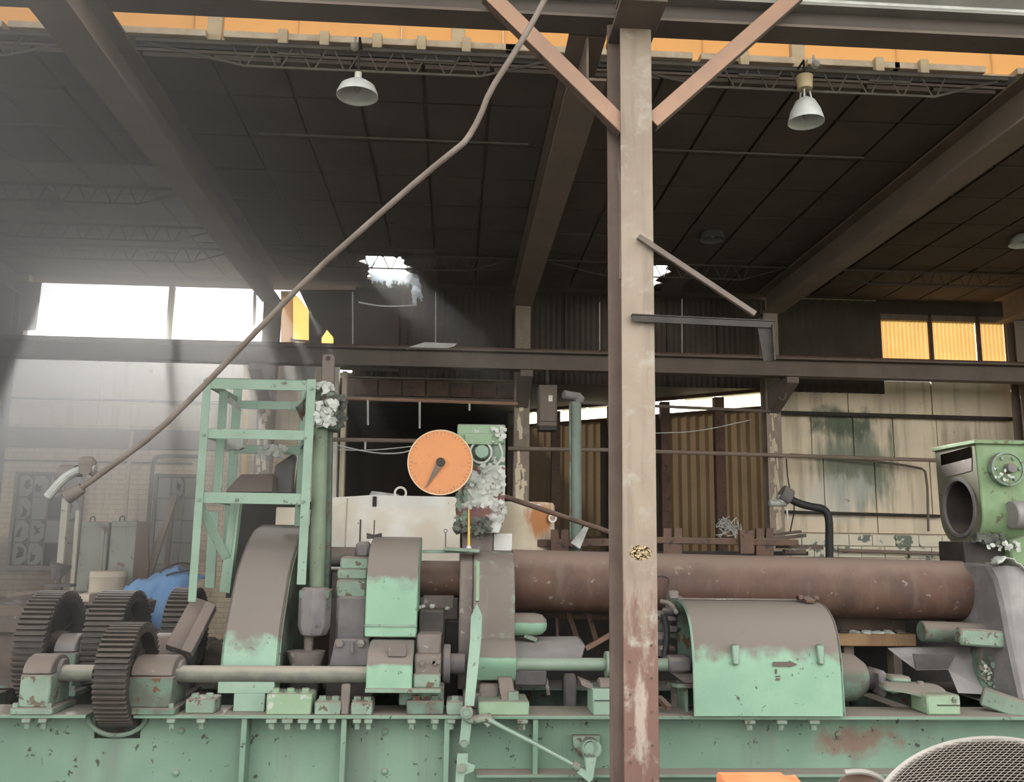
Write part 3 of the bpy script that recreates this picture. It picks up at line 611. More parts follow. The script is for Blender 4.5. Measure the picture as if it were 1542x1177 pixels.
for px, y0, y1 in ((554, 602, 640), (632, 602, 645), (550, 660, 676), (707, 606, 618)):
    rod(px, y0, y1, 15.2, {554: 'strap hanging from the upper doorway pipe, leftmost', 632: 'strap hanging from the upper doorway pipe, middle', 550: 'short strap under the thick doorway pipe', 707: 'short strap hanging from the upper doorway pipe, rightmost'}[px], .018)
run('cable', [(1184, 690), (1187, 730), (1198, 760), (1190, 800)], 15.5, .012, 'rubber', 'black cable hanging behind the rubber hose', 'cable', 2)
tag(part('hook', MB().tube([U(1171, 597, 14.7), U(1180, 604, 14.7), U(1184, 594, 14.7), U(1182, 590, 14.7)], .012, 6, 2), 'beam_paint'), 'small hook at the column under the runway beam', 'hook')

# ================================================================ LAMPS
def lamp(px, py, Y, kind, lab, m_, top=None):
    c_ = U(px, py, Y); t_ = thing('pendant_lamp', lab, 'lamp', c_); t_.scale = (.93, .93, .93) if Y < 8 else (1, 1, 1)
    if kind == 'dish': prof = [(.05, .16), (.10, .15), (.17, .10), (.20, .03), (.205, 0), (.195, .005), (.16, .085), (.09, .135), (.045, .145)]
    else: prof = [(.05, .26), (.10, .22), (.15, .12), (.18, .01), (.182, 0), (.172, .01), (.14, .12), (.09, .21), (.04, .245)]
    part('shade', MB().lathe(prof, c_, (0, 0, 1), 28, closed=True), m_, t_)
    h0 = .16 if kind == 'dish' else .26
    part('socket', MB().cyl(c_+V((0, 0, h0-.03)), c_+V((0, 0, h0+.09)), .04 if kind == 'dish' else .022, .035 if kind == 'dish' else .02, 12), 'porcelain' if kind == 'dish' else 'dark_steel', t_)
    part('stem', MB().cyl(c_+V((0, 0, h0+.09)), V((c_.x, c_.y, c_.z+(ZC+.10-c_.z)/.93 if Y < 8 else ZC+.02)), .012, n=8), 'dark_steel', t_)
    if Y < 8: part('ceiling_arm', MB().tube([c_+V((0, 0, (ZC+.09-c_.z)/.93)), c_+V((0, (8.06-Y)/.93, (ZC+.09-c_.z)/.93))], .012, 6), 'dark_steel', t_)
    part('bulb', MB().lathe([(0, .03), (.03, .05), (.035, .09), (.02, .14), (0, .15)], c_, (0, 0, 1), 12), 'lamp_enamel', t_)
    if kind == 'bell':
        for a in range(3): part('strap', MB().bar(c_+V((math.cos(a*2.1)*.07, math.sin(a*2.1)*.07, .24)), c_+V((math.cos(a*2.1)*.05, math.sin(a*2.1)*.05, .34)), .015, .015), m_, t_)
        part('ballast', MB().cyl(c_+V((0, 0, .36)), c_+V((0, 0, .50)), .075, .085, 16), 'cream', t_)
    return t_
lamp(538, 145, 7.82, 'dish', 'enamelled dish lamp hanging in front of the left bar joist', 'lamp_metal')
lamp(1214, 184, 7.85, 'bell', 'bright aluminium bell lamp with cream ballast at upper right', 'lamp_metal')
lamp(590, 334, 12.6, 'dish', 'dim dish lamp behind the long bent rod', 'lamp_dark')
lamp(1073, 361, 12.6, 'bell', 'dim ribbed lamp above the bracket strut', 'lamp_dark')
lamp(72, 312, 12.0, 'dish', 'faint dish lamp in the hazy upper left', 'lamp_dark')
lamp(1542, 368, 12.2, 'dish', 'dish lamp cut by the right frame edge', 'lamp_metal')
for px, py, lb in ((534, 70, 'round white junction box above the enamelled dish lamp'), (1228, 97, 'round white junction box above the aluminium bell lamp')):
    c_ = U(px, py, 7.93); t_ = thing('junction_box', lb, 'junction box', c_)
    part('cover', MB().lathe([(0, -.05), (.028, -.045), (.038, -.02), (.038, .02), (0, .03)], c_, (0, 1, .2), 16), 'porcelain', t_)
    part('conduit', MB().tube([c_+V((0, .03, .02)), c_+V((0, .04, .12))], .012, 6), 'lamp_metal', t_)

# ================================================================ LONG BENT ROD with burner head
rod_t = thing('lance_pipe', 'long bent steel pipe slung from the roof down to the left window', 'pipe', U(90, 745, 7.6))
pts = [(826, -12, 6.4), (800, 38, 6.4), (768, 90, 6.42), (737, 138, 6.45), (722, 178, 6.5), (702, 212, 6.5), (690, 222, 6.5), (640, 262, 6.6), (560, 332, 6.75), (470, 412, 6.95), (380, 505, 7.15), (300, 588, 7.3), (235, 652, 7.4), (170, 700, 7.5), (122, 735, 7.6), (106, 744, 7.6)]
part('pipe', MB().tube([U(*p) for p in pts], .023, 10, 1), 'pole', rod_t)
part('nozzle', MB().cyl(U(124, 734, 7.6), U(100, 749, 7.6), .045, .06, 14), 'steel_dusty', rod_t, .004)
part('curved_arm', MB().tube([U(a, b_, 7.58) for a, b_ in ((144, 706), (124, 706), (104, 714), (88, 728), (72, 748))], .036, 10, 2), 'lamp_enamel', rod_t)
part('joint', MB().blob(U(131, 698, 7.58), (.07, .06, .06), 3, .3), 'steel_dusty', rod_t)
part('clamp', MB().cyl(U(128, 706, 7.5), U(128, 706, 7.66), .05, n=14).bar(U(126, 704, 7.55), U(148, 716, 7.6), .06, .05), 'steel_dusty', rod_t, .004)
part('hood', MB().shell([(7.75+math.cos(a)*.12, U(95, 722, 7.6).z+math.sin(a)*.12) for a in [R(q) for q in range(20, 200, 20)]], .012, U(80, 720, 7.6).x, U(104, 720, 7.6).x), 'cast_grey', rod_t)
# windows in the left wall
def swindow(name, quad, cols, rws, broken, bright, seed):
    """steel window: frame, bars, panes (some smashed)"""
    rr = random.Random(seed); a, b_, c_, d = [U(x, y, 15.94) for x, y in quad]    # tl tr br bl
    x0, x1 = (a.x+d.x)/2, (b_.x+c_.x)/2; z1, z0 = (a.z+b_.z)/2, (c_.z+d.z)/2
    f = struct(part(name, MB().box((x0-.05, 15.90, z0-.05), (x0, 16.0, z1+.05)).box((x1, 15.90, z0-.05), (x1+.05, 16.0, z1+.05)).box((x0, 15.90, z1), (x1, 16.0, z1+.05)).box((x0-.1, 15.86, z0-.07), (x1+.1, 16.0, z0)), 'window_frame'))
    part('reveal', MB().box((x0, 15.992, z0), (x1, 15.998, z1)), 'fan_dark', f)
    dx, dz = (x1-x0)/cols, (z1-z0)/rws
    for i in range(1, cols): part('glazing_bar', MB().box((x0+i*dx-.012, 15.92, z0), (x0+i*dx+.012, 15.95, z1)), 'window_frame', f)
    for j in range(1, rws): part('glazing_bar', MB().box((x0, 15.92, z0+j*dz-.012), (x1, 15.95, z0+j*dz+.012)), 'window_frame', f)
    for i in range(cols):
        for j in range(rws):
            u0, u1, w0, w1 = x0+i*dx+.012, x0+(i+1)*dx-.012, z0+j*dz+.012, z0+(j+1)*dz-.012
            if (i, j) in broken:
                if broken[(i, j)] == 0: continue
                # glass left round a jagged hole
                n = 9; cc = V(((u0+u1)/2+rr.uniform(-.04, .04), 15.935, (w0+w1)/2+rr.uniform(-.05, .05))); ring = []; out = []
                for k_ in range(n):
                    an = 2*math.pi*k_/n; dr = V((math.cos(an), 0, math.sin(an))); s_ = min((u1-u0)/2/max(abs(dr.x), .01), (w1-w0)/2/max(abs(dr.z), .01))
                    out.append(V(((u0+u1)/2, 15.935, (w0+w1)/2))+dr*s_*.995); ring.append(cc+dr*s_*rr.uniform(.15, .62))
                mb = MB().add([*out, *ring], [(k_, (k_+1) % n, n+(k_+1) % n, n+k_) for k_ in range(n)])
                part('broken_pane', mb, 'pane_dirty', f, smooth=False)
            else: part('pane', MB().box((u0, 15.932, w0), (u1, 15.938, w1)), 'pane_bright' if (i, j) in bright else 'pane_dirty', f, smooth=False)
    return f
swindow('window_1', ((30, 714), (124, 716), (110, 850), (14, 853)), 4, 4, {(0, 3): 1, (1, 3): 1, (2, 3): 1, (0, 2): 1, (2, 2): 0, (0, 1): 1, (1, 1): 1, (0, 0): 1, (1, 0): 1, (3, 2): 1, (2, 0): 0}, [(3, 0), (3, 1)], 5)
swindow('window_2', ((238, 718), (298, 718), (290, 850), (229, 850)), 3, 4, {(1, 3): 1}, [(1, 2), (2, 3), (1, 3)], 6)

# ================================================================ LEFT REAR: cabinets, drum, tarp, timber
def cabinet(px0, py0, px1, Y, lab, gd):
    x0, x1 = U(px0, 830, Y).x, U(px1, 830, Y).x; z1 = U((px0+px1)/2, py0, Y).z
    t_ = thing('electrical_cabinet', lab, 'cabinet', ((x0+x1)/2, Y+.25, 0))
    part('body', MB().box((x0, Y, 0), (x1, Y+.5, z1)), 'cabinet_grey', t_, .012)
    part('door', MB().box((x0+.04, Y-.02, .3), (x1-.04, Y, z1-.08)), 'cabinet_grey', t_, .006)
    part('handle', MB().box((x1-.10, Y-.05, z1*.55), (x1-.07, Y-.02, z1*.62)), 'dark_steel', t_, .004)
    part('lifting_eye', MB().tube([(x0+.08, Y+.1, z1), (x0+.08, Y+.1, z1+.06), (x0+.14, Y+.1, z1+.08), (x0+.15, Y+.1, z1)], .01, 6, 1), 'dark_steel', t_)
cabinet(119, 785, 160, 13.6, 'left one of two tall grey electrical cabinets under the brick wall', 0)
cabinet(164, 784, 208, 13.6, 'right one of two tall grey electrical cabinets, rust stained', 1)
tag(part('rusty_plate', MB().poly([U(206, 783, 13.5), U(222, 792, 13.5), U(224, 850, 13.5), UZ(212, 1090, .01)*0+V((U(215, 905, 13.5).x, 13.5, .01)), V((U(205, 905, 13.5).x, 13.5, .01))], (0, .03, 0)), 'rust_steel'), 'rusty brown plate leaning against the right cabinet', 'plate')
dm = thing('steel_drum', 'battered rusty drum with pale patch in front of the cabinets', 'drum', U(152, 905, 13.0)*1)
dc = U(152, 905, 13.0); dtop = U(152, 860, 13.0).z
part('shell', MB().lathe([(0, 0), (.24, 0), (.25, .02), (.24, .06), (.24, .3), (.25, .32), (.24, .34), (.24, dtop-dc.z), (0, dtop-dc.z)], V((dc.x, 13.1, dc.z)), (0, 0, 1), 24), 'tank_paint', dm)
dm.location = (dc.x, 13.1, dc.z)
tag(part('steel_table', MB().box((U(60, 905, 12.9).x, 12.7, 0), (U(240, 905, 12.9).x, 13.45, dc.z)), 'scrap', None, .02), 'scrap-strewn steel bench carrying the rusty drum', 'bench')
# tarpaulin over a machine
c0 = U(176, 905, 12.0); c1_ = U(292, 905, 12.0); zt0 = U(240, 857, 12.2).z
def tarpf(u, v):
    x = c0.x+(c1_.x-c0.x)*u+.0; a = min(1, v*2.0); b_ = max(0, v-.5)*2
    z = zt0-.05-(1-a)**1.4*1.0-.12*(u < .12)-.25*max(0, .25-u)*2
    z += .06*math.sin(u*9+v*4)+.05*noise.noise(V((u*6, v*5, 1)))
    y = 11.75+.55*a**.8+b_*.7+.10*math.sin(u*13+v*3)*(1-a)+.05*noise.noise(V((u*8, v*8, 4)))
    x += -.18*(1-a)+.06*noise.noise(V((u*5, v*5, 9)))
    return V((x, y, z))
tag(part('tarpaulin', MB().grid(tarpf, 40, 30), 'tarp_blue', solid=.006), 'crumpled bright blue tarpaulin draped behind the left gears', 'tarpaulin')
tag(part('crate', MB().box((c0.x+.15, 12.15, 0), (c1_.x-.1, 12.9, zt0-.35)), 'wood_grey', None, .01), 'crate hidden under the blue tarpaulin', 'crate')
tag(part('wire_hoop', MB().tube([U(240, 862, 12.4), U(255, 850, 12.4), U(275, 846, 12.4), U(292, 850, 12.4), U(290, 858, 12.3), U(262, 862, 12.2), U(250, 866, 12.2)], .012, 6, 2), 'dark_steel'), 'loop of dark wire on top of the blue tarpaulin', 'wire')
hp = thing('small_hopper', 'small dark hopper standing below the broken window', 'hopper', U(88, 880, 14.2))
part('tray', MB().bar(U(70, 880, 14.2), U(112, 881, 14.2), .3, .04), 'cast_grey', hp)
part('stem', MB().bar(U(88, 878, 14.2), U(88, 862, 14.2), .06, .06), 'cast_grey', hp)
part('bowl', MB().cyl(U(84, 872, 14.2), U(92, 850, 14.2), .06, .16, 12), 'cast_grey', hp)
part('leg', MB().bar(U(88, 882, 14.3), V((U(88, 882, 14.3).x, 14.3, 0)), .1, .1), 'cast_grey', hp)
def standing(name, p, q, Y, w_, m_, lab, cat):
    p, q = U(*p, Y), U(*q, Y); t_ = q.z/(q.z-p.z); f_ = q+(p-q)*t_
    tag(part(name, MB().bar(f_, q, w_, w_, up=(0, 1, 0)), m_), lab, cat)
standing('leaning_timber', (222, 872), (264, 745), 13.9, .09, 'girder_paint', 'dark timber leaning across the narrow window', 'timber')
standing('leaning_rod', (255, 815), (262, 745), 14.2, .05, 'girder_paint', 'thin rod upright in front of the narrow window', 'rod')
standing('window_post', (92, 850), (100, 750), 15.0, .10, 'block_paint', 'pale upright post in front of the broken window', 'post')
standing('window_post', (111, 860), (118, 768), 15.0, .06, 'block_paint', 'thinner pale post right of the broken window', 'post')
# scrap heap between the gears and the wall
sc_l = ['flat rusty sheet on the scrap heap at the left edge', 'grey plate on the scrap heap below the window', 'long plank on the scrap heap below the window', 'second plank under the cabinets', 'dark box in the scrap heap behind the gears', 'short beam end in the scrap heap', 'pale bar across the scrap heap', 'bent plate in the scrap heap left of the tarpaulin', 'rusty block in front of the drum', 'low slab behind the rear gears']
for i, (a, b_, c_, d, Y, m_) in enumerate([(-10, 905, 22, 925, 10.5, 'cast_grey'), (8, 898, 45, 910, 11.2, 'scrap'), (30, 890, 120, 897, 11.5, 'wood_grey'), (125, 905, 215, 911, 11.4, 'wood_grey'), (60, 905, 110, 925, 11.0, 'scrap'), (168, 893, 205, 905, 11.5, 'rust_steel'), (110, 918, 160, 923, 10.6, 'steel_dusty'), (196, 900, 226, 920, 10.9, 'scrap'), (112, 893, 140, 908, 11.5, 'tank_paint'), (-10, 925, 120, 950, 10.4, 'scrap')]):
    p = U(a, b_, Y); q = U(c, d, Y) if False else U(c_, d, Y)
    o = part('scrap_piece', MB().bar((p.x, Y, (p.z+q.z)/2), (q.x, Y+rnd.uniform(-.2, .3), (p.z+q.z)/2+rnd.uniform(-.04, .04)), .4, abs(p.z-q.z)), m_, None, .006)
    tag(o, sc_l[i], 'scrap')
def heapf(u, v):
    x = -9+u*7.3; y = 10.15+v*1.45
    z = (1.72-.55*max(0, (x+3)/4.5))*(1 if v > .03 else .1)+.16*noise.noise(V((x*1.8, y*1.8, 2)))+.10*noise.noise(V((x*5, y*5, 7)))-.15*abs(v-.5)
    z -= .45*max(0, min(1, (x+4.4)*2))
    if x > 0: z = min(z, .9)
    return V((x, y, max(z, .02)))
hpo = tag(part('scrap_heap', MB().grid(heapf, 80, 34), 'scrap', stuff=False), 'brown heap of scrap and rubble behind the left gears', 'scrap'); hpo['kind'] = 'stuff'

# ================================================================ MACHINE BED
ZB = U(700, 1077, 8).z            # top of the flange
bed = thing('machine_bed', 'long green riveted steel bed carrying the whole pipe machine', 'machine bed', (1, 8.6, 0))
GXa, GXb = -2.98, -2.60            # notch for the front gear
XL, XR = -5.6, 7.2
part('top_flange', MB().box((XL, 8.0, ZB-.03), (GXa, 8.48, ZB)), 'green_bed', bed, .004)
part('top_flange', MB().box((GXb, 8.0, ZB-.03), (XR, 8.48, ZB)), 'green_bed', bed, .004)
part('web', MB().box((XL, 8.22, .05), (GXa, 8.24, ZB-.03)).box((GXb, 8.22, .05), (XR, 8.24, ZB-.03)).box((GXa, 8.22, .05), (GXb, 8.24, .74)), 'green_bed', bed)
a_ = [R(q) for q in range(180, 361, 15)]
gc = V((-2.79, 8.2, .86))
part('gear_pocket', MB().tube([(gc.x+math.cos(a)*.24, 8.19, ZB-.04+math.sin(a)*.16) for a in a_], .02, 8), 'green_bed', bed)
part('rear_flange', MB().box((XL, 9.55, ZB-.03), (XR, 10.05, ZB)), 'green_dark', bed)
part('rear_web', MB().box((XL, 9.78, .05), (XR, 9.80, ZB-.03)), 'green_dark', bed)
part('floor_plate', MB().box((XL, 7.95, 0), (XR, 10.1, .05)), 'steel_dusty', bed)
part('shade_backing', MB().box((.55, 10.08, .3), (7.1, 10.11, 1.68)), 'dark_steel', bed)  # dark sheet added so the gaps under the pipe look shaded
for x in (-4.4, -1.0, 1.7, 4.3, 6.6): part('cross_tie', MB().box((x-.08, 8.24, .3), (x+.08, 9.78, ZB-.05)), 'green_dark', bed)
zf = U(850, 1168, 8.0).z; xr0 = U(745, 1120, 8).x
part('bottom_flange', MB().box((xr0-.15, 8.0, zf-.015), (XR, 8.22, zf+.01)), 'green_bed', bed, .003)
for px in (368, 518, 673, 806):
    x = U(px, 1100, 8.05).x; part('stiffener', MB().box((x-.022, 8.02, .06 if px < 700 else zf), (x+.022, 8.22, ZB-.03)), 'green_bed', bed, .004)
def clip(px, big=0, par=bed):
    x = U(px, 1078, 8).x; s_ = .045 if big else .034
    c_ = part('flange_clip', MB().box((x-s_, 7.985, ZB-.065), (x+s_, 8.09, ZB-.03)), 'green_worn', par, .006)
    part('bolt', MB().bolt((x, 8.03, ZB-.065), (0, 0, -1), s_*.62, .05), 'green_worn', c_)
for px in (40, 65, 258, 303): clip(px)
for px in (409, 433, 457): clip(px, 1)
for px in (479, 500, 538, 555, 620, 655, 680): clip(px)
for px in (787, 1129, 1177, 1226): clip(px, 1)
for px, py in ((273, 1100), (580, 1101), (579, 1161), (265, 1163), (1262, 1105)): part('rivet', MB().lathe([(.03, 0), (.026, .014), (.012, .024), (0, .026)], U(px, py, 8.22), (0, -1, 0), 14), 'green_bed', bed)

# ================================================================ GEARS, BEARINGS, SHAFTS (axis along x)
def gear(x0, x1, yc, zc_, r, n, lab, grp=None):
    t_ = thing('spur_gear', lab, 'gear', ((x0+x1)/2, yc, zc_), grp)
    pitch = 2*math.pi/n; ri_ = r-.035; prof = []
    for i in range(n):
        a = i*pitch
        for da, rr in ((-.27, ri_), (-.20, r), (.20, r), (.27, ri_)): prof.append((yc+math.cos(a+da*pitch)*rr, zc_+math.sin(a+da*pitch)*rr))
    mb = MB(); m_ = len(prof); ir = r*.80
    inner = [(yc+math.cos(2*math.pi*i/m_ -.27*pitch)*ir, zc_+math.sin(2*math.pi*i/m_ -.27*pitch)*ir) for i in range(m_)]
    vs = [(x0, *p) for p in prof]+[(x1, *p) for p in prof]+[(x0, *p) for p in inner]+[(x1, *p) for p in inner]; fs = []
    for i in range(m_):
        j = (i+1) % m_
        fs += [(i, j, j+m_, i+m_), (i+m_, j+m_, j+3*m_, i+3*m_), (j, i, i+2*m_, j+2*m_), (j+2*m_, i+2*m_, i+3*m_, j+3*m_)]
    part('toothed_rim', mb.add(vs, fs), 'gear_steel', t_, smooth=False)
    xm = (x0+x1)/2
    part('web_plate', MB().cyl((xm-.02, yc, zc_), (xm+.02, yc, zc_), ir+.01, n=36), 'gear_steel', t_)
    part('hub', MB().cyl((x0-.01, yc, zc_), (x1+.03, yc, zc_), r*.28, n=24), 'gear_steel', t_, .01)
    for k_ in range(5):
        a = k_*2*math.pi/5+.3; part('spoke', MB().bar((xm, yc+math.cos(a)*r*.25, zc_+math.sin(a)*r*.25), (xm, yc+math.cos(a)*ir, zc_+math.sin(a)*ir), x1-x0-.12, .07, up=(1, 0, 0)), 'gear_steel', t_)
    return t_
YS = 8.2; zs1 = U(110, 1013, YS).z
g1a, g1b = U(141, 1010, 7.8).x, U(192, 1010, 7.8).x
gear(g1a, g1b, YS, zs1, .425, 54, 'front toothed gear dipping into the notch of the green bed')
z2 = U(60, 975, 9.1).z
gear(U(18, 980, 8.75).x, U(64, 980, 8.75).x, 9.25, z2, .52, 60, 'large toothed gear at the far left, near the frame edge')
z3 = U(150, 972, 9.3).z
gear(U(127, 930, 9.0).x, U(182, 930, 9.0).x, 9.45, z3+.02, .50, 58, 'toothed gear behind the front gear')
gear(U(243, 920, 9.3).x, U(280, 920, 9.3).x, 9.75, z3+.08, .46, 52, 'dusty toothed gear below the tarpaulin, half hidden by sloping channel')
def pedestal(px0, px1, ytop, yax, Y, dep, lab, m_, r=None, capm=None):
    """bearing block standing on the bed: rounded cap over a splayed foot"""
    x0, x1 = U(px0, yax, Y).x, U(px1, yax, Y).x; zt_ = U((px0+px1)/2, ytop, Y+.05).z; za_ = U((px0+px1)/2, yax, Y).z; r = zt_-za_; yc = Y+dep/2
    t_ = thing('bearing_block', lab, 'bearing', ((x0+x1)/2, yc, ZB))
    arc = [(yc+math.cos(R(q))*dep/2, za_+math.sin(R(q))*r) for q in range(0, 181, 15)]
    part('cap', MB().prof([(yc+dep/2, za_-.01)]+arc+[(yc-dep/2, za_-.01)], x0, x1), capm or m_, t_, .014)
    part('base', MB().prof([(yc-dep/2-.0, za_-.015), (yc-dep/2-.0, ZB+.05), (yc+dep/2, ZB+.05), (yc+dep/2, za_-.015)], x0-.01, x1+.01), m_, t_, .012)
    part('foot', MB().box((x0-.05, yc-dep/2-.04, ZB), (x1+.06, yc+dep/2+.04, ZB+.055)), m_, t_, .008)
    for s_ in (x0-.02, x1+.02): part('bolt', MB().bolt((s_, yc-dep/2-.01, ZB+.055), (0, 0, 1), .022, .035), 'green_worn', t_)
    part('end_ring', MB().cyl((x1, yc, za_), (x1+.035, yc, za_), r*.72, n=24), 'cast_grey', t_, .008)
    return t_
pedestal(33, 76, 987, 1013, 8.02, .40, 'rounded bearing block left of the front gear, green lower half', 'green_worn', capm='steel_dusty')
pedestal(196, 258, 989, 1016, 8.02, .44, 'worn double bearing block right of the front gear', 'green_dark', capm='steel_dusty')
pedestal(80, 112, 955, 980, 8.9, .40, 'rough dusty bearing block behind the front left bearing', 'green_dark', capm='cast_grey')
pedestal(225, 278, 955, 985, 8.75, .40, 'rough bearing block behind the worn double bearing', 'cast_grey', capm='steel_dusty')
def shaft(pa, pb, py, Y, r, m_, lab, collars=()):
    t_ = thing('drive_shaft', lab, 'shaft', U((pa+pb)/2, py, Y))
    a, b_ = U(pa, py, Y), U(pb, py, Y); z = U((pa+pb)/2, py, Y).z
    part('shaft', MB().cyl((a.x, Y, z), (b_.x, Y, z), r, n=24), m_, t_)
    for c0_, c1c, rc in collars:
        part('collar', MB().cyl((U(c0_, py, Y).x, Y, z), (U(c1c, py, Y).x, Y, z), rc, n=28), m_, t_, .008)
    return t_
shaft(74, 143, 1013, YS, .068, 'shaft', 'short reddish shaft between left bearing and front gear')
shaft(255, 556, 1015, YS, .072, 'shaft', 'long dusty shaft from the double bearing to the small cover', ((255, 266, .10),))
shaft(110, 160, 975, 9.1, .085, 'shaft', 'short shaft behind the front gear')
tag(part('sloping_channel', MB().bar(U(262, 978, 8.6), U(302, 905, 8.9), .16, .10, up=(0, 1, 0)).bar(U(280, 985, 8.5), U(318, 912, 8.8), .10, .12, up=(0, 1, 0)), 'steel_dusty', None, .006), 'sloping dusty channel leaning between gears and tall arched hood', 'channel')
tag(part('offcut', MB().bar(U(210, 1050, 8.7), U(320, 1058, 8.9), .5, .12), 'scrap', None, .01), 'greasy dark clutter between the bearings under the long shaft', 'scrap')
# foot blocks on the flange
def block(px0, py0, px1, py1, Y, dep, m_, lab, bolts=0, name='foot_block', cat='block', z0=None):
    x0, x1 = U(px0, py1, Y).x, U(px1, py1, Y).x; zt_ = U((px0+px1)/2, py0, Y).z; zb_ = ZB if z0 is None else z0
    t_ = thing(name, lab, cat, ((x0+x1)/2, Y+dep/2, zb_))
    part('block', MB().box((x0, Y, zb_), (x1, Y+dep, zt_)), m_, t_, .01)
    for i in range(bolts):
        x = x0+(x1-x0)*(i+.5)/bolts; part('bolt', MB().bolt((x, Y+.07, zt_), (0, 0, 1), .032, .035), m_, t_); part('washer', MB().cyl((x, Y+.07, zt_), (x, Y+.07, zt_+.008), .045, n=14), m_, t_)
    return t_
block(400, 1044, 468, 1073, 8.0, .30, 'green_pale', 'light green foot block with three bolts right of the arched hood', 3)
block(473, 1056, 513, 1074, 8.0, .30, 'green_worn', 'low worn foot block with two bolts left of the short post', 2)
block(528, 1057, 560, 1074, 8.0, .30, 'green_worn', 'low worn foot block with two bolts right of the short post', 2)
block(513, 1030, 526, 1060, 8.02, .06, 'steel_dusty', 'short upright post between two low foot blocks', 0, 'short_post', 'post')
block(612, 1055, 668, 1074, 8.02, .3, 'green_dark', 'dark green foot block under the small cover', 2)
block(672, 1056, 698, 1074, 8.0, .3, 'green_worn', 'foot block left of the big lever', 1)
block(720, 1056, 797, 1074, 8.0, .42, 'green_pale', 'light green base block in front of the pipe headstock', 0)
block(278, 1052, 322, 1074, 8.05, .25, 'green_worn', 'rough clamp block under the long shaft near the arched hood', 2)

# ================================================================ TALL ARCHED HOOD
th = thing('tall_arched_hood', 'tall narrow arched guard, dusty grey above and mint green below', 'machine guard', (-1.8, 8.9, ZB))
x0, x1 = U(332, 1000, 8.35).x, U(417, 1000, 8.35).x
pr = curve(375, [(1030, 8.35), (1000, 8.36), (950, 8.43), (911, 8.55), (851, 8.80), (803, 9.28), (789, 9.8)])
y_e, z_e = pr[-1]
part('cover', MB().shell(pr, .012, x0, x1), 'hood_tall', th)
side = pr+[(y_e+.45, z_e-.25), (10.2, 1.2), (8.5, 1.15)]
part('side_plate', MB().prof(side[::1], x1-.014, x1-.002), 'green_dark', th)
part('side_plate', MB().prof(side[::1], x0+.002, x0+.014), 'green_dark', th)
part('rear_cover', MB().shell([(y_e, z_e), (y_e+.45, z_e-.25), (10.2, 1.2)], .012, x0, x1), 'steel_dusty', th)
part('side_seam', MB().tube([(x1+.006, y+.03, z-.02) for y, z in pr], .010, 6), 'green_worn', th)
fa, fb = U(328, 1030, 8.15).x, U(413, 1030, 8.15).x
part('foot_plate', MB().box((fa, 8.15, U(370, 1044, 8.15).z), (fb, 8.42, U(370, 1026, 8.15).z)), 'green_frame', th, .006)
part('foot', MB().box((U(352, 1050, 8.15).x, 8.15, ZB), (U(399, 1050, 8.15).x, 8.42, U(370, 1043, 8.15).z)), 'green_frame', th, .006)

# ================================================================ SMALL COVER PAIR
hc = thing('gear_cover_pair', 'pair of stacked covers, dusty brown top with bright mint green middle', 'machine guard', (-.6, 8.5, ZB))
x0, x1 = U(549, 950, 8.35).x, U(627, 950, 8.35).x
pr = curve(590, [(959, 8.35), (900, 8.35), (865, 8.37), (840, 8.44), (822, 8.58), (811, 8.82), (808, 9.2)])
part('upper_cover', MB().prof(pr+[(9.3, U(590, 959, 8.35).z)], x0, x1), 'hood_dusty', hc, .008)
part('seam_strip', MB().box((x0-.004, 8.338, U(590, 943, 8.35).z), (x1+.004, 8.352, U(590, 940, 8.35).z)), 'green_worn', hc)
x0b, x1b = U(552, 1010, 8.0).x, U(621, 1010, 8.0).x
pr2 = curve(585, [(1041, 7.98), (1010, 7.98), (992, 8.0), (975, 8.10), (964, 8.32)])
part('lower_cover', MB().prof(pr2+[(8.55, U(585, 964, 8.32).z), (8.55, U(585, 1041, 7.98).z)], x0b, x1b), 'hood_dusty', hc, .008)
part('lower_rim', MB().box((x0b-.005, 7.96, U(585, 1043, 7.97).z), (U(664, 1040, 7.97).x, 8.5, U(585, 1036, 7.97).z)), 'green_worn', hc, .005)
part('hatch', MB().box((U(585, 985, 8.05).x, 7.99, U(600, 987, 8.05).z), (U(612, 985, 8.05).x, 8.02, U(600, 967, 8.1).z)), 'steel_dusty', hc, .004)
bh = thing('gearbox_housing', 'dusty stepped gearbox block right of the small cover pair', 'gearbox', (.0, 8.3, ZB))
part('upper_block', pbox(628, 955, 664, 988, 8.2, .7), 'steel_dusty', bh, .015)
part('middle_block', pbox(624, 985, 664, 1016, 8.08, .8), 'steel_dusty', bh, .015)
part('lower_block', pbox(622, 1014, 663, 1036, 8.02, .8), 'green_worn', bh, .012)
part('black_box', pbox(631, 920, 668, 958, 8.5, .5), 'dark_steel', bh, .008)
part('base', MB().box((U(600, 1050, 8.05).x, 8.12, ZB+.06), (U(668, 1050, 8.05).x, 8.9, U(640, 1036, 8.02).z)), 'green_dark', bh, .01)
for i in range(9): part('rubble', MB().blob(U(628+rnd.uniform(0, 60), 920-rnd.uniform(0, 8), 8.9), (.03, .03, .02), i, .5, 8, 5), 'peel_white', bh) if i < 5 else part('bolt', MB().bolt(U(630+rnd.uniform(0, 30), 990+i, 8.06), (0, -1, 0), .02, .03), 'steel_dusty', bh)
cp = thing('coupling', 'dark flanged coupling between the gearbox block and the headstock', 'coupling', U(676, 1000, 8.4))
xa = U(667, 1000, 8.4).x; xb = U(678, 1000, 8.4).x; xc = U(700, 1000, 8.4).x; zq = U(680, 1000, 8.4).z
part('flange', MB().cyl((xa, 8.45, zq), (xb, 8.45, zq), .17, n=28), 'cast_grey', cp, .008)
part('shaft', MB().cyl((xb, 8.45, zq), (xc, 8.45, zq), .09, n=20), 'cast_grey', cp)
tag(part('rear_pillar', pbox(668, 935, 692, 1070, 9.0, .3), 'dark_steel', None, .01), 'dark pillar in the gap left of the lever', 'pillar')
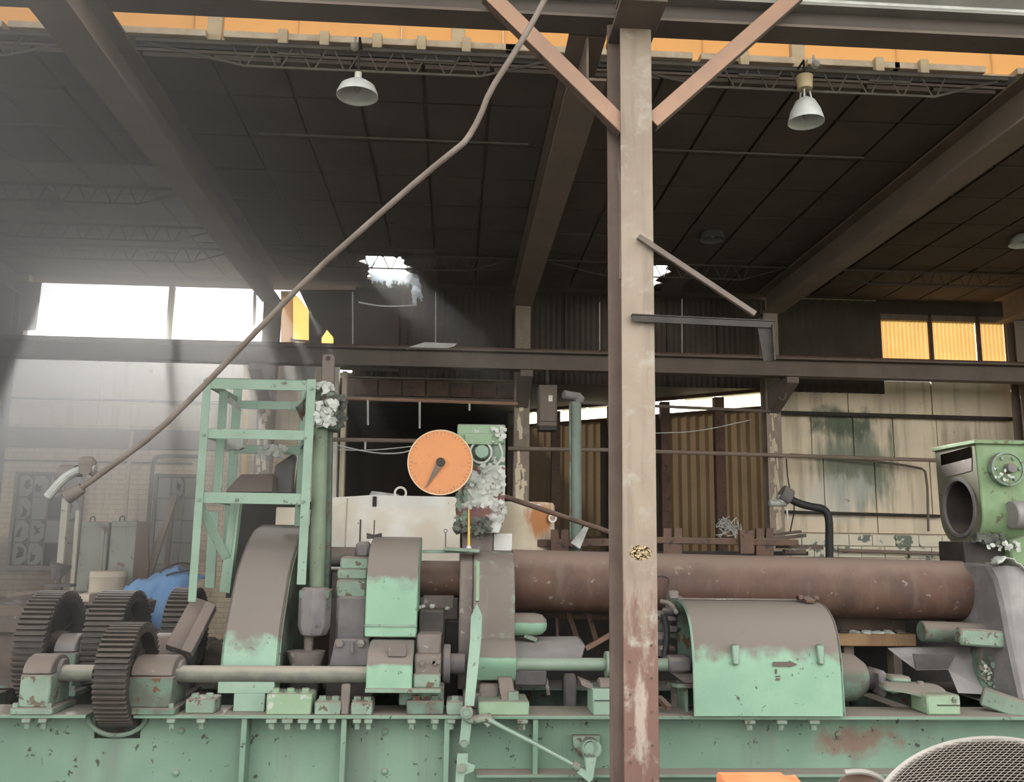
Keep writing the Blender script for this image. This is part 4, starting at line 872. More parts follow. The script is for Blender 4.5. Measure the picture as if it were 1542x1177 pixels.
# bearing tower left of the covers
bt_ = thing('bearing_tower', 'tall grey bearing housing between green post and mint cover', 'bearing', (-1.0, 8.7, ZB))
part('cap', pbox(512, 838, 556, 858, 8.75, .5), 'green_worn', bt_, .02)
part('cap_plate', pbox(508, 856, 552, 872, 8.7, .6), 'green_worn', bt_, .012)
part('collar', pbox(506, 872, 552, 900, 8.68, .6), 'green_worn', bt_, .02)
part('body', pbox(505, 896, 553, 966, 8.66, .6), 'cast_grey', bt_, .03)
part('flare', MB().poly([U(505, 962, 8.5), U(556, 962, 8.5), U(560, 1003, 8.5), U(495, 1003, 8.5)], (0, .7, 0)), 'cast_grey', bt_, .01)
part('foot', MB().box((U(490, 1030, 8.5).x, 8.5, ZB), (U(562, 1030, 8.5).x, 9.1, U(520, 1002, 8.5).z)), 'dark_steel', bt_, .01)
part('knob', pbox(535, 815, 556, 840, 8.9, .25), 'cast_grey', bt_, .03)
for px in (512, 544): part('bolt', MB().bolt(U(px, 968, 8.5), (0, -1, 0), .035, .03), 'steel_dusty', bt_)
part('grease_pipe', MB().tube([U(530, 966, 8.48), U(531, 982, 8.48)], .012, 6), 'steel_dusty', bt_)
wb = thing('lift_bow', 'small dark bow-tie bracket with thin wire above the brown cover', 'bracket', U(564, 812, 9.0))
part('bow', MB().poly([U(552, 802, 9.0), U(563, 805, 9.0), U(574, 802, 9.0), U(574, 810, 9.0), U(552, 811, 9.0)], (0, .1, 0)), 'dark_steel', wb, .005)
part('wire', MB().tube([U(563, 805, 9.0), U(564, 783, 9.0)], .006, 6), 'dark_steel', wb)
part('wire', MB().tube([U(542, 815, 9.0), U(543, 782, 9.0)], .009, 6), 'dark_steel', wb)
tag(part('cross_pipe', MB().cyl((U(484, 838, 9.6).x, 9.6, U(505, 838, 9.6).z), (U(535, 838, 9.6).x, 9.6, U(505, 838, 9.6).z), .10, n=20), 'steel_dusty'), 'thick brown cross pipe behind the bearing tower', 'pipe')
# transfer roller between covers and headstock
tr = thing('roller', 'short dusty roller with green flecks left of the headstock', 'roller', U(662, 870, 9.0))
z = U(662, 872, 9.0).z; xa, xb = U(630, 870, 9).x, U(697, 870, 9).x
part('drum', MB().cyl((xa, 9.1, z), (xb, 9.1, z), .175, n=32), 'pipe_rust', tr, .01)
part('end_flange', MB().cyl((xb-.03, 9.1, z), (xb+.01, 9.1, z), .19, n=32), 'green_worn', tr, .006)
part('hanging_mount', MB().box((xa+.05, 9.0, z-.28), (xb-.08, 9.2, z-.15)), 'steel_dusty', tr, .01)
tb2 = thing('tie_bar', 'thin tie bar with flat plate above the short roller', 'bar', U(668, 829, 8.75))
part('bar', MB().bar(U(636, 830, 8.8), U(702, 830, 8.8), .05, .03), 'green_worn', tb2, .004)
part('plate', MB().bar(U(668, 826, 8.72), U(722, 829, 8.72), .16, .035), 'green_worn', tb2, .006)
part('cone', MB().cyl(U(706, 826, 8.70), U(706, 819, 8.70), .03, .008, 12), 'lamp_metal', tb2)
part('yellow_pointer', MB().cyl(U(706, 822, 8.70), U(706, 766, 8.70), .014, .006, 8), 'yellow_paint', tb2, label='thin yellow pointer')
part('eye_rod', MB().tube([U(671, 826, 8.72), U(671, 802, 8.72)], .008, 6).lathe([(.012, -.005), (.02, -.005), (.02, .005), (.012, .005)], U(671, 799, 8.72), (0, 1, 0), 14, closed=True), 'beam_paint', tb2)

# ================================================================ HEADSTOCK with lever
hs = thing('headstock', 'dusty grey headstock holding the left end of the big pipe', 'headstock', (.45, 8.8, ZB))
x0, x1 = U(712, 960, 8.5).x, U(775, 960, 8.5).x
pr = curve(743, [(1024, 8.32), (1000, 8.22), (980, 8.24), (964, 8.36)])
part('lower_drum', MB().prof(pr+[(8.8, U(743, 964, 8.36).z), (8.8, U(743, 1030, 8.3).z)], x0, x1), 'hood_dusty', hs, .008)
pr = curve(743, [(962, 8.50), (920, 8.50), (880, 8.55), (850, 8.66), (834, 8.82), (829, 9.05)])
part('upper_body', MB().prof(pr+[(9.75, U(743, 850, 9.75).z), (9.8, 1.1), (8.5, 1.1)], x0, x1), 'dusty_green', hs, .008)
part('seam', MB().box((x0-.003, 8.495, U(743, 964, 8.5).z), (x1+.003, 8.6, U(743, 961.5, 8.5).z)), 'dark_steel', hs)
xl = U(691, 940, 8.6).x
part('left_plate', MB().prof([(8.7, ZB+.1), (8.62, U(700, 1000, 8.62).z), (8.62, U(700, 880, 8.62).z), (8.72, U(700, 845, 8.7).z), (8.9, U(700, 829, 8.9).z), (9.7, U(700, 829, 8.9).z-.02), (9.8, 1.1)], xl, x0), 'steel_dusty', hs, .012)
part('name_plate', MB().poly([U(722, 862, 8.60), U(754, 862, 8.60), U(754, 878, 8.56), U(722, 878, 8.56)], (0, .05, 0)), 'steel_dusty', hs, .003)
part('foot', MB().box((xl+.05, 8.3, ZB), (x1+.02, 9.75, ZB+.13)), 'steel_dusty', hs, .012)
part('foot_gusset', MB().poly([U(750, 1020, 8.2), U(771, 1020, 8.2), U(777, 1054, 8.1), U(755, 1055, 8.1)], (0, .12, 0)), 'steel_dusty', hs, .006)
part('step', pbox(722, 1030, 752, 1056, 8.28, .3), 'steel_dusty', hs, .02)
part('hex_boss', MB().bolt((x1-.03, 8.12, ZB+.10), (0, 0, 1), .05, .08), 'green_worn', hs)
lv = thing('control_lever', 'tall chipped green lever pivoted in front of the headstock', 'lever', U(695, 1120, 7.92))
part('handle_rod', MB().tube([U(720, 846, 8.35), U(719, 905, 8.2)], .018, 8), 'green_pale', lv)
part('blade', MB().poly([U(718, 906, 8.15), U(726, 926, 8.1), U(725, 960, 8.1), U(721, 1000, 8.05), U(714, 1062, 7.95), U(699, 1062, 7.95), U(704, 1000, 8.05), U(708, 960, 8.1), U(709, 928, 8.1)], (0, -.035, 0)), 'green_frame', lv, .005)
part('pivot', MB().cyl(U(702.5, 1072, 7.97), U(702.5, 1072, 7.86), .055, n=20), 'green_worn', lv, .006)
part('pivot_nut', MB().bolt(U(702.5, 1072, 7.86), (0, -1, 0), .03, .025), 'green_worn', lv)
part('lower_blade', MB().poly([U(696, 1078, 7.97), U(711, 1078, 7.97), U(707, 1120, 7.97), U(691, 1120, 7.97)], (0, -.035, 0)), 'green_frame', lv, .005)
part('pin', MB().bolt(U(699, 1119, 7.93), (0, -1, 0), .03, .03), 'green_worn', lv)
part('lower_link', MB().poly([U(689, 1132, 7.95), U(705, 1132, 7.95), U(704, 1146, 7.95), U(716, 1150, 7.95), U(713, 1160, 7.95), U(700, 1165, 7.95), U(697, 1190, 7.95), U(684, 1190, 7.95)], (0, -.04, 0)), 'green_frame', lv, .005)
part('link_bolt', MB().cyl(U(695, 1156, 7.93), U(695, 1156, 7.88), .035, n=16), 'green_worn', lv)
part('offset_arm', MB().tube([U(a, b_, 7.92) for a, b_ in ((700, 1078), (708, 1083), (718, 1083), (730, 1080), (740, 1084))], .035, 10, 1), 'green_worn', lv)
part('push_rod', MB().tube([U(736, 1083, 7.9), U(760, 1096, 7.9), U(800, 1116, 7.85), U(866, 1152, 7.85)], .019, 10), 'green_frame', lv)
part('rod_end', MB().cyl(U(862, 1150, 7.85), U(872, 1156, 7.85), .035, n=14), 'green_worn', lv, .004)
part('bracket', MB().bar(U(731, 1078, 7.95), U(740, 1090, 7.95), .09, .09), 'green_worn', lv, .01)
ck = thing('crank', 'round green crank with bent arm bolted to the bed web', 'crank', U(885, 1125, 8.1))
part('boss_plate', MB().poly([U(861, 1105, 8.2), U(903, 1105, 8.2), U(900, 1125, 8.2), U(885, 1140, 8.2), U(872, 1136, 8.2), U(862, 1122, 8.2)], (0, -.06, 0)), 'green_worn', ck, .008)
part('boss', MB().lathe([(0, .14), (.07, .14), (.085, .12), (.085, 0)], U(888, 1124, 8.15), (0, -1, 0), 24), 'green_frame', ck)
part('boss_rim', MB().lathe([(.05, 0), (.062, 0), (.062, .012), (.05, .012)], U(888, 1124, 8.01), (0, -1, 0), 24, closed=True), 'green_worn', ck)
part('arm', MB().poly([U(878, 1136, 8.0), U(897, 1136, 8.0), U(892, 1170, 7.95), U(886, 1177, 7.92), U(866, 1160, 7.9), U(872, 1150, 7.9), U(880, 1156, 7.95)], (0, -.07, 0)), 'green_frame', ck, .01)

# ================================================================ BIG PIPE and right-hand shaft line
bp = thing('big_pipe', 'huge rusty brown steel pipe lying through the machine', 'pipe', (3.1, 9.3, 1.7))
A, B = U(770, 873, 9.3), U(1492, 890, 9.3); za_, zb_ = A.z, B.z
part('shell', MB().lathe([(.285, 0), (.303, 0), (.303, (B-A).length), (.285, (B-A).length)], A, B-A, 64, closed=True), 'pipe_rust', bp)
part('end_ring', MB().lathe([(.30, -.12), (.316, -.12), (.316, 0), (.30, 0)], B, B-A, 64, closed=True), 'rust_steel', bp)
part('hook', MB().tube([U(985, 868, 8.95), U(1000, 867, 8.95), U(1008, 872, 8.95), U(1005, 885, 8.93)], .008, 6, 1), 'dark_steel', bp)
mt = thing('air_motor', 'stubby round-ended green motor under the pipe beside the headstock', 'motor', U(795, 941, 8.7))
z = U(798, 941, 8.7).z; xa, xb = U(774, 940, 8.7).x, U(822, 940, 8.7).x
part('body', MB().lathe([(.105, 0), (.105, .2), (.09, .27), (.05, .31), (0, .32)], (xa, 8.8, z), (1, 0, 0), 24), 'hood_dusty', mt)
part('bracket', MB().bar((xa+.1, 8.8, z-.10), (xa+.22, 8.8, z-.14), .1, .04), 'green_worn', mt, .005)
tag(part('shaft_guard', MB().poly([U(774, 968, 8.75), U(877, 967, 8.75), U(882, 972, 8.72), U(877, 991, 8.6), U(774, 991, 8.6)], (0, .3, .03)), 'sheet_grey', None, .01), 'trapezoid dusty sheet guard above the green drive shaft', 'guard')
shaft(772, 1012, 1000, 8.3, .057, 'shaft_green', 'thin green drive shaft running behind the column', ((911, 930, .115), (930, 940, .07)))
tag(part('under_box', pbox(775, 1009, 823, 1032, 8.55, .3), 'cast_grey', None, .01), 'dark box under the green drive shaft', 'box')
tag(part('hanging_strap', MB().bar(U(822, 1020, 8.6), U(826, 1046, 8.6), .03, .02), 'steel_dusty'), 'short strap hanging beside the dark box', 'strap')
tag(part('round_top_post', MB().prof([(8.95, ZB-.3)]+[(8.95+.0*q, ZB) for q in (0,)]+[(8.95, U(858, 1022, 8.95).z), (9.02, U(858, 1013, 8.95).z), (9.1, U(858, 1022, 8.95).z), (9.1, ZB-.3)], U(849, 1030, 8.95).x, U(868, 1030, 8.95).x), 'cast_grey', None, .02), 'dark round-topped post in the gap under the drive shaft', 'post')
pb = block(893, 1036, 938, 1075, 8.0, .34, 'green_frame', 'green bearing block with rounded lug left of the column', 0)
part('split_line', MB().box((U(895, 1050, 8).x, 7.992, U(915, 1055, 8).z), (U(937, 1050, 8).x, 8.0, U(915, 1053.5, 8).z)), 'dark_steel', pb)
part('lug', MB().prof([(8.05+.0, U(915, 1036, 8).z)]+[(8.13+math.cos(R(q))*.09, U(915, 1036, 8).z+math.sin(R(q))*.07) for q in range(180, -1, -20)], U(905, 1036, 8).x, U(921, 1036, 8).x), 'steel_dusty', pb, .004)
part('side_tongue', MB().poly([U(873, 1022, 8.1), U(893, 1030, 8.1), U(893, 1040, 8.1), U(876, 1032, 8.1)], (0, .2, 0)), 'steel_dusty', pb, .005)
for i, (a, b_, c_, d, l) in enumerate(((855, 920, 872, 970, 'left slanting rusty leg in the dark under the pipe'), (885, 922, 897, 962, 'right slanting rusty leg in the dark under the pipe'), (882, 976, 932, 948, 'pinkish diagonal strut under the pipe, left of the column'), (838, 930, 840, 975, 'thin upright rod in the dark under the pipe'))):
    tag(part('rusty_strut', MB().bar(U(a, b_, 9.62), U(c_, d, 9.62), .05 if i < 3 else .03, .05), 'rust_steel' if i != 2 else 'brace_paint'), l, 'strut')
tag(part('angle_rail', MB().bar(U(822, 927, 9.7), U(930, 930, 9.7), .05, .04), 'rust_steel'), 'thin rail under the pipe left of the column', 'rail')
vt = thing('valve_cluster', 'greasy cluster of valves and hoses right of the column', 'valve', U(1005, 950, 8.6))
for i in range(12): part('fitting', MB().blob(U(996+rnd.uniform(-4, 22), 905+i*7, 8.65+rnd.uniform(-.1, .2)), (rnd.uniform(.04, .09), .07, rnd.uniform(.035, .07)), i+2, .5, 10, 6), rnd.choice(['green_dark', 'cast_grey', 'steel_dusty']), vt)
part('lever', MB().tube([U(995, 905, 8.5), U(1010, 908, 8.45), U(1020, 923, 8.45)], .022, 8, 1), 'steel_dusty', vt)
part('hose', MB().tube([U(1000, 925, 8.5), U(1006, 955, 8.5), U(1000, 992, 8.5)], .03, 8, 2), 'rubber', vt)
cs = thing('coupling_stand', 'stub coupling on a small I-shaped stand left of the big green hood', 'coupling', U(1027, 1070, 8.3))
part('coupling', pbox(1008, 990, 1044, 1014, 8.2, .25), 'cast_grey', cs, .03)
part('lower_casting', MB().poly([U(1010, 1012, 8.25), U(1046, 1012, 8.25), U(1046, 1030, 8.25), U(1030, 1028, 8.25)], (0, .2, 0)), 'steel_dusty', cs, .01)
part('top_plate', MB().poly([U(1003, 1026, 8.5), U(1020, 1030, 8.15), U(1047, 1030, 8.15), U(1047, 1026, 8.5)], (0, 0, -.03)), 'green_worn', cs)
part('stand_web', MB().box((U(1031, 1040, 8.2).x, 8.2, ZB), (U(1036, 1040, 8.2).x, 8.5, U(1030, 1030, 8.2).z)), 'green_worn', cs)
part('stand_rear', MB().box((U(1010, 1040, 8.5).x, 8.48, ZB), (U(1036, 1040, 8.5).x, 8.5, U(1030, 1030, 8.5).z)), 'steel_dusty', cs)
tag(part('loose_bar', MB().bar(U(992, 1050, 8.3), U(1008, 1066, 8.1), .05, .04), 'rust_steel'), 'loose bar lying on the bed right of the column', 'bar')

# ================================================================ BIG GREEN HOOD on the right
bh2 = thing('big_green_hood', 'wide green machine hood with curved dusty top and dark arrow', 'machine guard', (3.2, 8.3, ZB))
x0, x1 = U(1046, 1070, 7.96).x, U(1272, 1070, 7.96).x
pr = curve(1158, [(1078, 7.95), (1040, 7.955), (1000, 7.965), (965, 8.0), (938, 8.07), (920, 8.18), (909, 8.32), (904, 8.50)])
part('cover', MB().shell(pr, .012, x0, x1), 'hood_dusty', bh2)
part('end_plate', MB().prof(pr+[(8.5, pr[0][1])], x1-.02, x1-.005), 'green_dark', bh2)
part('end_rim', MB().tube([(x0, y, z) for y, z in pr], .011, 6), 'green_frame', bh2)
part('hinge_flange', MB().bar((x0, 8.50, pr[-1][1]+.01), (x1-.05, 8.50, pr[-1][1]+.01), .06, .015), 'steel_dusty', bh2, .003)
part('back_sheet', MB().box((x0+.02, 8.6, ZB), (x1-.02, 8.62, pr[-1][1]-.02)), 'green_dark', bh2)
for pa, pb_ in ((1102, 1114), (1230, 1242)):
    a, b_ = U(pa, 970, 7.95), U(pb_, 1001, 7.93)
    part('strap', MB().box((a.x, 7.925, b_.z), (b_.x, 7.99, a.z)), 'green_frame', bh2, .012)
la = U(1218, 903, 8.35)
part('latch', MB().bar(la+V((-.09, .05, .01)), la+V((.10, .05, .01)), .05, .03).bar(la+V((.0, -.05, -.01)), la+V((.0, .06, .01)), .09, .03), 'rust_steel', bh2, .005)
part('latch_knob', MB().box((la.x-.09, la.y, la.z), (la.x-.05, la.y+.08, la.z+.04)).box((la.x+.05, la.y, la.z), (la.x+.10, la.y+.08, la.z+.035)), 'rust_steel', bh2, .006)
part('corner_lug', pbox(1008, 889, 1022, 902, 8.45, .12), 'steel_dusty', bh2, .012)
q = lambda px, py: U(px, py, 7.955)
part('arrow_mark', MB().poly([q(1164, 996), q(1188, 996), q(1188, 994), q(1201, 1000), q(1188, 1004), q(1188, 1003), q(1164, 1003)], (0, -.004, 0)), 'mark_dark', bh2, smooth=False, label='dark painted arrow pointing right')
part('faded_mark', MB().poly([q(1167, 1007), q(1170, 1007), q(1170, 1014), q(1167, 1014)], (0, -.004, 0)).poly([q(1168, 1017), q(1175, 1017), q(1175, 1019), q(1168, 1019)], (0, -.004, 0)).poly([q(1168, 1021), q(1175, 1021), q(1174, 1024), q(1168, 1024)], (0, -.004, 0)), 'mark_dark', bh2, smooth=False)

# right of the hood
cn = thing('shaft_cone', 'grey-green cone and yoke on the shaft right of the green hood', 'coupling', U(1300, 1025, 8.5))
z = U(1290, 1025, 8.5).z; xs = [U(p, 1025, 8.5).x for p in (1262, 1292, 1307, 1312, 1328, 1334, 1362)]
part('cone', MB().lathe([(.23, 0), (.21, xs[1]-xs[0]), (.14, xs[2]-xs[0]), (0, xs[2]-xs[0]+.01)], (xs[0], 8.6, z+.02), (1, 0, 0), 32), 'green_dark', cn)
part('neck', MB().cyl((xs[2], 8.6, z), (xs[4], 8.6, z), .10, n=24), 'dark_steel', cn)
part('yoke', pbox(1326, 1010, 1338, 1050, 8.4, .35), 'cast_grey', cn, .03)
part('yoke_fork', MB().bar(U(1336, 1020, 8.4), U(1366, 1022, 8.4), .18, .06).bar(U(1336, 1038, 8.4), U(1350, 1036, 8.4), .18, .06), 'green_worn', cn, .02)
ca = thing('clamp_arm', 'pale worn clamp arm ending in a green block on the bed', 'clamp', U(1419, 1080, 8.05))
part('arm', MB().poly([U(1332, 1030, 8.25), U(1345, 1027, 8.3), U(1395, 1030, 8.3), U(1415, 1032, 8.25), U(1428, 1040, 8.2), U(1430, 1050, 8.15), U(1390, 1050, 8.12), U(1366, 1044, 8.15), U(1334, 1040, 8.2)], (0, .16, 0)), 'green_worn', ca, .02)
part('jaw', MB().box((U(1392, 1060, 8.1).x, 8.05, ZB), (U(1447, 1060, 8.05).x, 8.35, U(1420, 1046, 8.05).z)), 'green_pale', ca, .015)
part('split_line', MB().box((U(1412, 1060, 8.04).x, 8.043, U(1420, 1062, 8.05).z), (U(1446, 1060, 8.04).x, 8.05, U(1420, 1060.6, 8.05).z)), 'dark_steel', ca)
part('bolt', MB().bolt(U(1437, 1053, 8.05), (0, -1, 0), .025, .02), 'green_worn', ca); part('rear_pin', MB().cyl(U(1386, 1032, 8.3), U(1386, 1025, 8.3), .04, .025, 12), 'steel_dusty', ca)
def sheetf(u, v):
    p = U(1338, 976, 9.0).lerp(U(1500, 980, 9.0), u).lerp(U(1390, 1046, 8.6).lerp(U(1500, 1046, 8.6), u), v)
    return p+V((0, .14*math.sin(u*7+v*2)+.06*noise.noise(p*4), .02*math.sin(u*11)))
tag(part('crumpled_sheet', MB().poly([U(1338, 977, 9.0), U(1356, 991, 8.95), U(1380, 1009, 8.9), U(1428, 1008, 8.85), U(1436, 1026, 8.8), U(1443, 1043, 8.75), U(1500, 1046, 8.75), U(1502, 977, 9.05), U(1450, 974, 9.05)], (0, .02, .01)), 'sheet_grey', smooth=False), 'folded grey sheet metal hanging under the pipe at the right', 'sheet')
tag(part('sheet_lip', MB().poly([U(1380, 1008, 8.88), U(1428, 1007, 8.83), U(1440, 985, 8.7), U(1375, 984, 8.75)], (0, .015, 0)), 'sheet_grey', smooth=False), 'bent lighter flap of the folded sheet metal', 'sheet')
tag(part('green_roll', MB().cyl((U(1395, 955, 8.8).x, 8.9, U(1440, 952, 8.8).z), (U(1545, 960, 8.8).x, 8.9, U(1440, 956, 8.8).z), .10, n=20), 'green_dark', None, .01), 'dull green roller under the right end of the pipe', 'roller')
tag(part('ragged_green_bar', MB().bar(U(1442, 957, 8.6), U(1530, 964, 8.6), .12, .16), 'green_worn', None, .02), 'ragged light green bar with peeling edge under the pipe end', 'bar')
ol = thing('peeling_casting', 'peeling grey-green casting left of the grey end housing', 'casting', U(1495, 1045, 8.8))
part('body', MB().poly([U(1478, 978, 8.85), U(1512, 978, 8.85), U(1532, 1046, 8.75), U(1482, 1046, 8.75), U(1474, 1010, 8.8)], (0, .3, 0)), 'green_dark', ol, .02)
part('flaking_paint', flakes(1500, 1015, 8.72, 20, 26, 36, .04, 41, .04), 'green_worn', ol, stuff=True, smooth=False)
part('flaking_paint', flakes(1500, 1015, 8.72, 20, 26, 18, .03, 42, .04), 'peel_white', ol, stuff=True, smooth=False)
tag(part('skid_rail', MB().bar(U(1478, 1047, 8.3), U(1560, 1075, 8.1), .14, .16), 'green_worn', None, .015), 'worn green rail on the bed at the lower right', 'rail')
dk = thing('timber_packing', 'brown timber plank and box packing under the pipe right of the hood', 'timber', U(1320, 975, 9.4))
part('plank', pbox(1262, 954, 1380, 973, 9.35, .4), 'wood', dk, .008)
part('box', pbox(1255, 929, 1365, 950, 9.6, .3), 'scrap', dk, .01)
part('support', MB().box((U(1275, 1000, 9.4).x, 9.45, ZB), (U(1290, 1000, 9.4).x, 9.6, U(1280, 973, 9.4).z)), 'wood_grey', dk)
part('support', MB().box((U(1350, 1000, 9.4).x, 9.45, ZB), (U(1362, 1000, 9.4).x, 9.6, U(1350, 973, 9.4).z)), 'wood_grey', dk)
for i in range(6): part('rubble', MB().blob(U(1270+i*17, 952, 9.4), (.06, .05, .025), i+9, .6, 8, 5), rnd.choice(['peel_white', 'scrap']), dk)
eh = thing('end_housing', 'big smooth grey end housing at the right frame edge', 'housing', U(1530, 1070, 8.4))
part('body', MB().poly([U(1484, 848, 8.75), U(1515, 851, 8.6), U(1620, 855, 8.5), U(1620, 1070, 8.3), U(1541, 1072, 8.3), U(1534, 1040, 8.35), U(1520, 975, 8.45), U(1508, 912, 8.55), U(1498, 872, 8.65)], (0, 1.1, 0)), 'sheet_grey', eh, .03)
part('base', MB().box((U(1520, 1075, 8.3).x, 8.3, ZB), (7.1, 9.5, U(1540, 1066, 8.3).z)), 'green_worn', eh, .01)
part('ragged_rim', ragsheet(lambda u, v: U(1495, 850, 8.6).lerp(U(1545, 852, 8.6), u)+V((0, v*.3-.1, .06*math.sin(u*5)+.02)), 14, 6, 8, .5), 'peel_white', eh, solid=.01)

# ================================================================ GREEN TOWER FRAME
tf = thing('access_frame', 'tall pale green angle-iron frame standing behind the arched hood', 'frame', (U(380, 900, 8.8).x, 9.2, 1.2))
YF, YR = 8.7, 9.7
def fb(name, p, q, w_, h_, m_='green_frame'): return part(name, MB().bar(p, q, w_, h_, up=(0, 1, 0)), m_, tf, .003)
xL = U(311, 600, YF).x; xR = U(465, 600, YF).x
def zz(px, py, Y=YF): return U(px, py, Y).z
fb('rail', V((xL-.02, YF, zz(390, 579))), V((xR+.05, YF, zz(390, 579))), .10, .01)
part('rail_lip', MB().bar(V((xL-.02, YF+.05, zz(390, 571))), V((xR+.05, YF+.05, zz(390, 571))), .1, .01), 'green_dark', tf)
fb('rail', V((xL, YF, zz(390, 654))), V((xR+.02, YF, zz(390, 654))), .095, .01)
fb('rail', V((xL-.0, YF, zz(380, 750))), V((xR+.02, YF, zz(380, 750))), .105, .01)
fb('post', V((xL, YF-.012, zz(311, 571))), V((xL-.0, YF-.012, zz(300, 906))), .075, .01)
part('post_side', MB().bar(V((xL-.035, YF+.04, zz(311, 571))), V((xL-.035, YF+.04, zz(300, 906))), .008, .09), 'green_frame', tf)
fb('post', V((xR+.02, YF-.012, zz(465, 571))), V((xR+.02, YF-.012, zz(455, 880))), .085, .01)
for x_, y0_, y1_ in ((342-5, 589, 740),):
    fb('inner_post', U(337, 589, YF+.35), U(327, 742, YF+.35), .085, .01)
fb('leg', U(355, 756, YF+.3), U(338, 892, YF+.3), .10, .01)
part('leg_web', MB().bar(U(362, 756, YF+.3), U(346, 892, YF+.32), .02, .10), 'green_frame', tf)
fb('leg', U(322, 770, YR-.2), U(316, 885, YR-.2), .10, .02)
x2L, x2R = U(354, 640, YR).x, U(455, 640, YR).x
for y_ in (610, 677): fb('rear_rail', V((x2L, YR, zz(405, y_, YR))), V((x2R, YR, zz(405, y_, YR))), .09, .01)
fb('rear_post', V((x2L, YR+.01, zz(355, 585, YR))), V((x2L, YR+.01, zz(345, 880, YR))), .095, .01)
fb('rear_post', V((x2R, YR+.01, zz(455, 585, YR))), V((x2R, YR+.01, zz(455, 880, YR))), .06, .01)
for x_ in (xL, xR):
    for y_ in (579, 654, 750): part('side_rail', MB().bar(V((x_, YF+.02, zz(390, y_))), V((x2L if x_ == xL else x2R, YR, zz(390, y_))), .012, .07), 'green_frame', tf)
part('diagonal', MB().bar(U(298, 756, YF+.02), U(341, 840, YF+.3), .085, .03, up=(0, 1, 0)), 'green_frame', tf, .003)
part('top_gusset', MB().poly([U(345, 596, YR-.3), U(362, 610, YR-.1), U(360, 618, YR-.1), U(342, 606, YR-.3)], (0, .02, 0)), 'peel_white', tf)
part('funnel', MB().cyl(U(448, 614, 9.4), U(458, 614, 9.4), .02, .09, 14).cyl(U(452, 612, 9.4), U(455, 634, 9.4), .05, .005, 10), 'green_dark', tf)
for px, py in ((308, 655), (459, 659), (457, 755), (300, 752), (470, 585), (357, 752)): part('bolt', MB().bolt(U(px, py, YF-.012), (0, -1, 0), .016, .02), 'green_worn', tf)
part('peeled_bracket', MB().blob(U(352, 664, 9.2), (.13, .1, .09), 3, .5, 10, 7), 'peel_white', tf)
part('hanging_paint', flakes(410, 680, 9.55, 20, 8, 30, .045, 5), 'peel_white', tf, stuff=True, smooth=False)
tag(part('folded_tray', MB().poly([U(338, 740, 9.3), U(362, 714, 9.6), U(412, 713, 9.6), U(410, 740, 9.3)], (0, .25, -.02)), 'steel_dusty', None, .01), 'dusty brown sheet tray lying inside the green frame', 'tray')
tag(part('dark_hood_edge', MB().poly([U(405, 742, 9.8), U(415, 700, 9.8), U(442, 682, 9.8), U(440, 742, 9.8)], (0, .2, 0)), 'cast_grey', None, .01), 'dark leaning plate inside the green frame', 'plate')
bw = thing('plastic_strips', 'bundle of white strips standing inside the green frame', 'strips', U(445, 742, 9.9))
for i in range(4): part('strip', MB().bar(U(438+i*3, 742, 9.9), U(446+i*3, 688, 10.0), .012, .03), 'white_paint' if i % 2 else 'cast_grey', bw)
tag(part('pale_box', MB().box(U(414, 795, 9.9), U(468, 766, 10.3)), 'white_paint', None, .01), 'pale box behind the arched hood under the green frame', 'box')
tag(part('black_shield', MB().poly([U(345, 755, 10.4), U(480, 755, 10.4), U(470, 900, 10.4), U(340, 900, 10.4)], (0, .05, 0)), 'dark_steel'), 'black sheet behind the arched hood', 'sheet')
# green pipe post with peeling head
pp = thing('pipe_post', 'round green standpipe with flaking white head right of the green frame', 'post', (U(478, 890, 8.9).x, 8.9, ZB))
part('tube', MB().cyl(U(477, 893, 8.9), U(483, 640, 8.9), .072, n=24), 'green_tube', pp)
part('rear_tube', MB().bar(U(490, 890, 9.05), U(494, 640, 9.05), .09, .12), 'green_dark', pp, .01)
part('head', pbox(474, 602, 508, 645, 8.8, .35), 'green_dark', pp, .02)
part('head_neck', MB().blob(U(490, 595, 8.9), (.10, .10, .09), 4, .4), 'green_worn', pp)
part('flaking_paint', flakes(492, 622, 8.72, 14, 18, 60, .05, 9, .06), 'peel_white', pp, stuff=True, smooth=False)
part('flaking_paint', flakes(508, 620, 8.9, 12, 22, 40, .05, 10, .1), 'peel_dark', pp, stuff=True, smooth=False)
part('flaking_paint', flakes(488, 583, 8.8, 12, 6, 24, .05, 11, .06), 'peel_white', pp, stuff=True, smooth=False)
part('top_bar', MB().poly([U(487, 533, 8.85), U(501, 533, 8.85), U(504, 538, 8.85), U(503, 580, 8.85), U(484, 580, 8.85), U(485, 538, 8.85)], (0, .05, 0)), 'beam_paint', pp, .006)
part('bar_hole', MB().cyl(U(494, 539, 8.845), U(494, 539, 8.84), .022, n=14), 'fan_dark', pp)
part('valve_body', MB().lathe([(0, 0), (.12, .02), (.15, .10), (.15, .38), (.12, .44), (0, .45)], U(472, 959, 8.6), (0, 0, 1), 8), 'cast_grey', pp, .01)
part('valve_collar', pbox(450, 888, 496, 902, 8.5, .3), 'green_dark', pp, .01)
part('plunger', MB().cyl(U(464, 980, 8.65), U(465, 955, 8.65), .04, n=14), 'steel_dusty', pp)
part('lower_cup', MB().lathe([(0, 0), (.14, 0), (.175, .13), (0, .14)], U(460, 1002, 8.65), (0, 0, 1), 14), 'steel_dusty', pp)
part('pedestal', MB().box((U(440, 1010, 8.6).x, 8.5, ZB), (U(482, 1010, 8.6).x, 8.85, U(460, 1002, 8.65).z)), 'dark_steel', pp, .01)

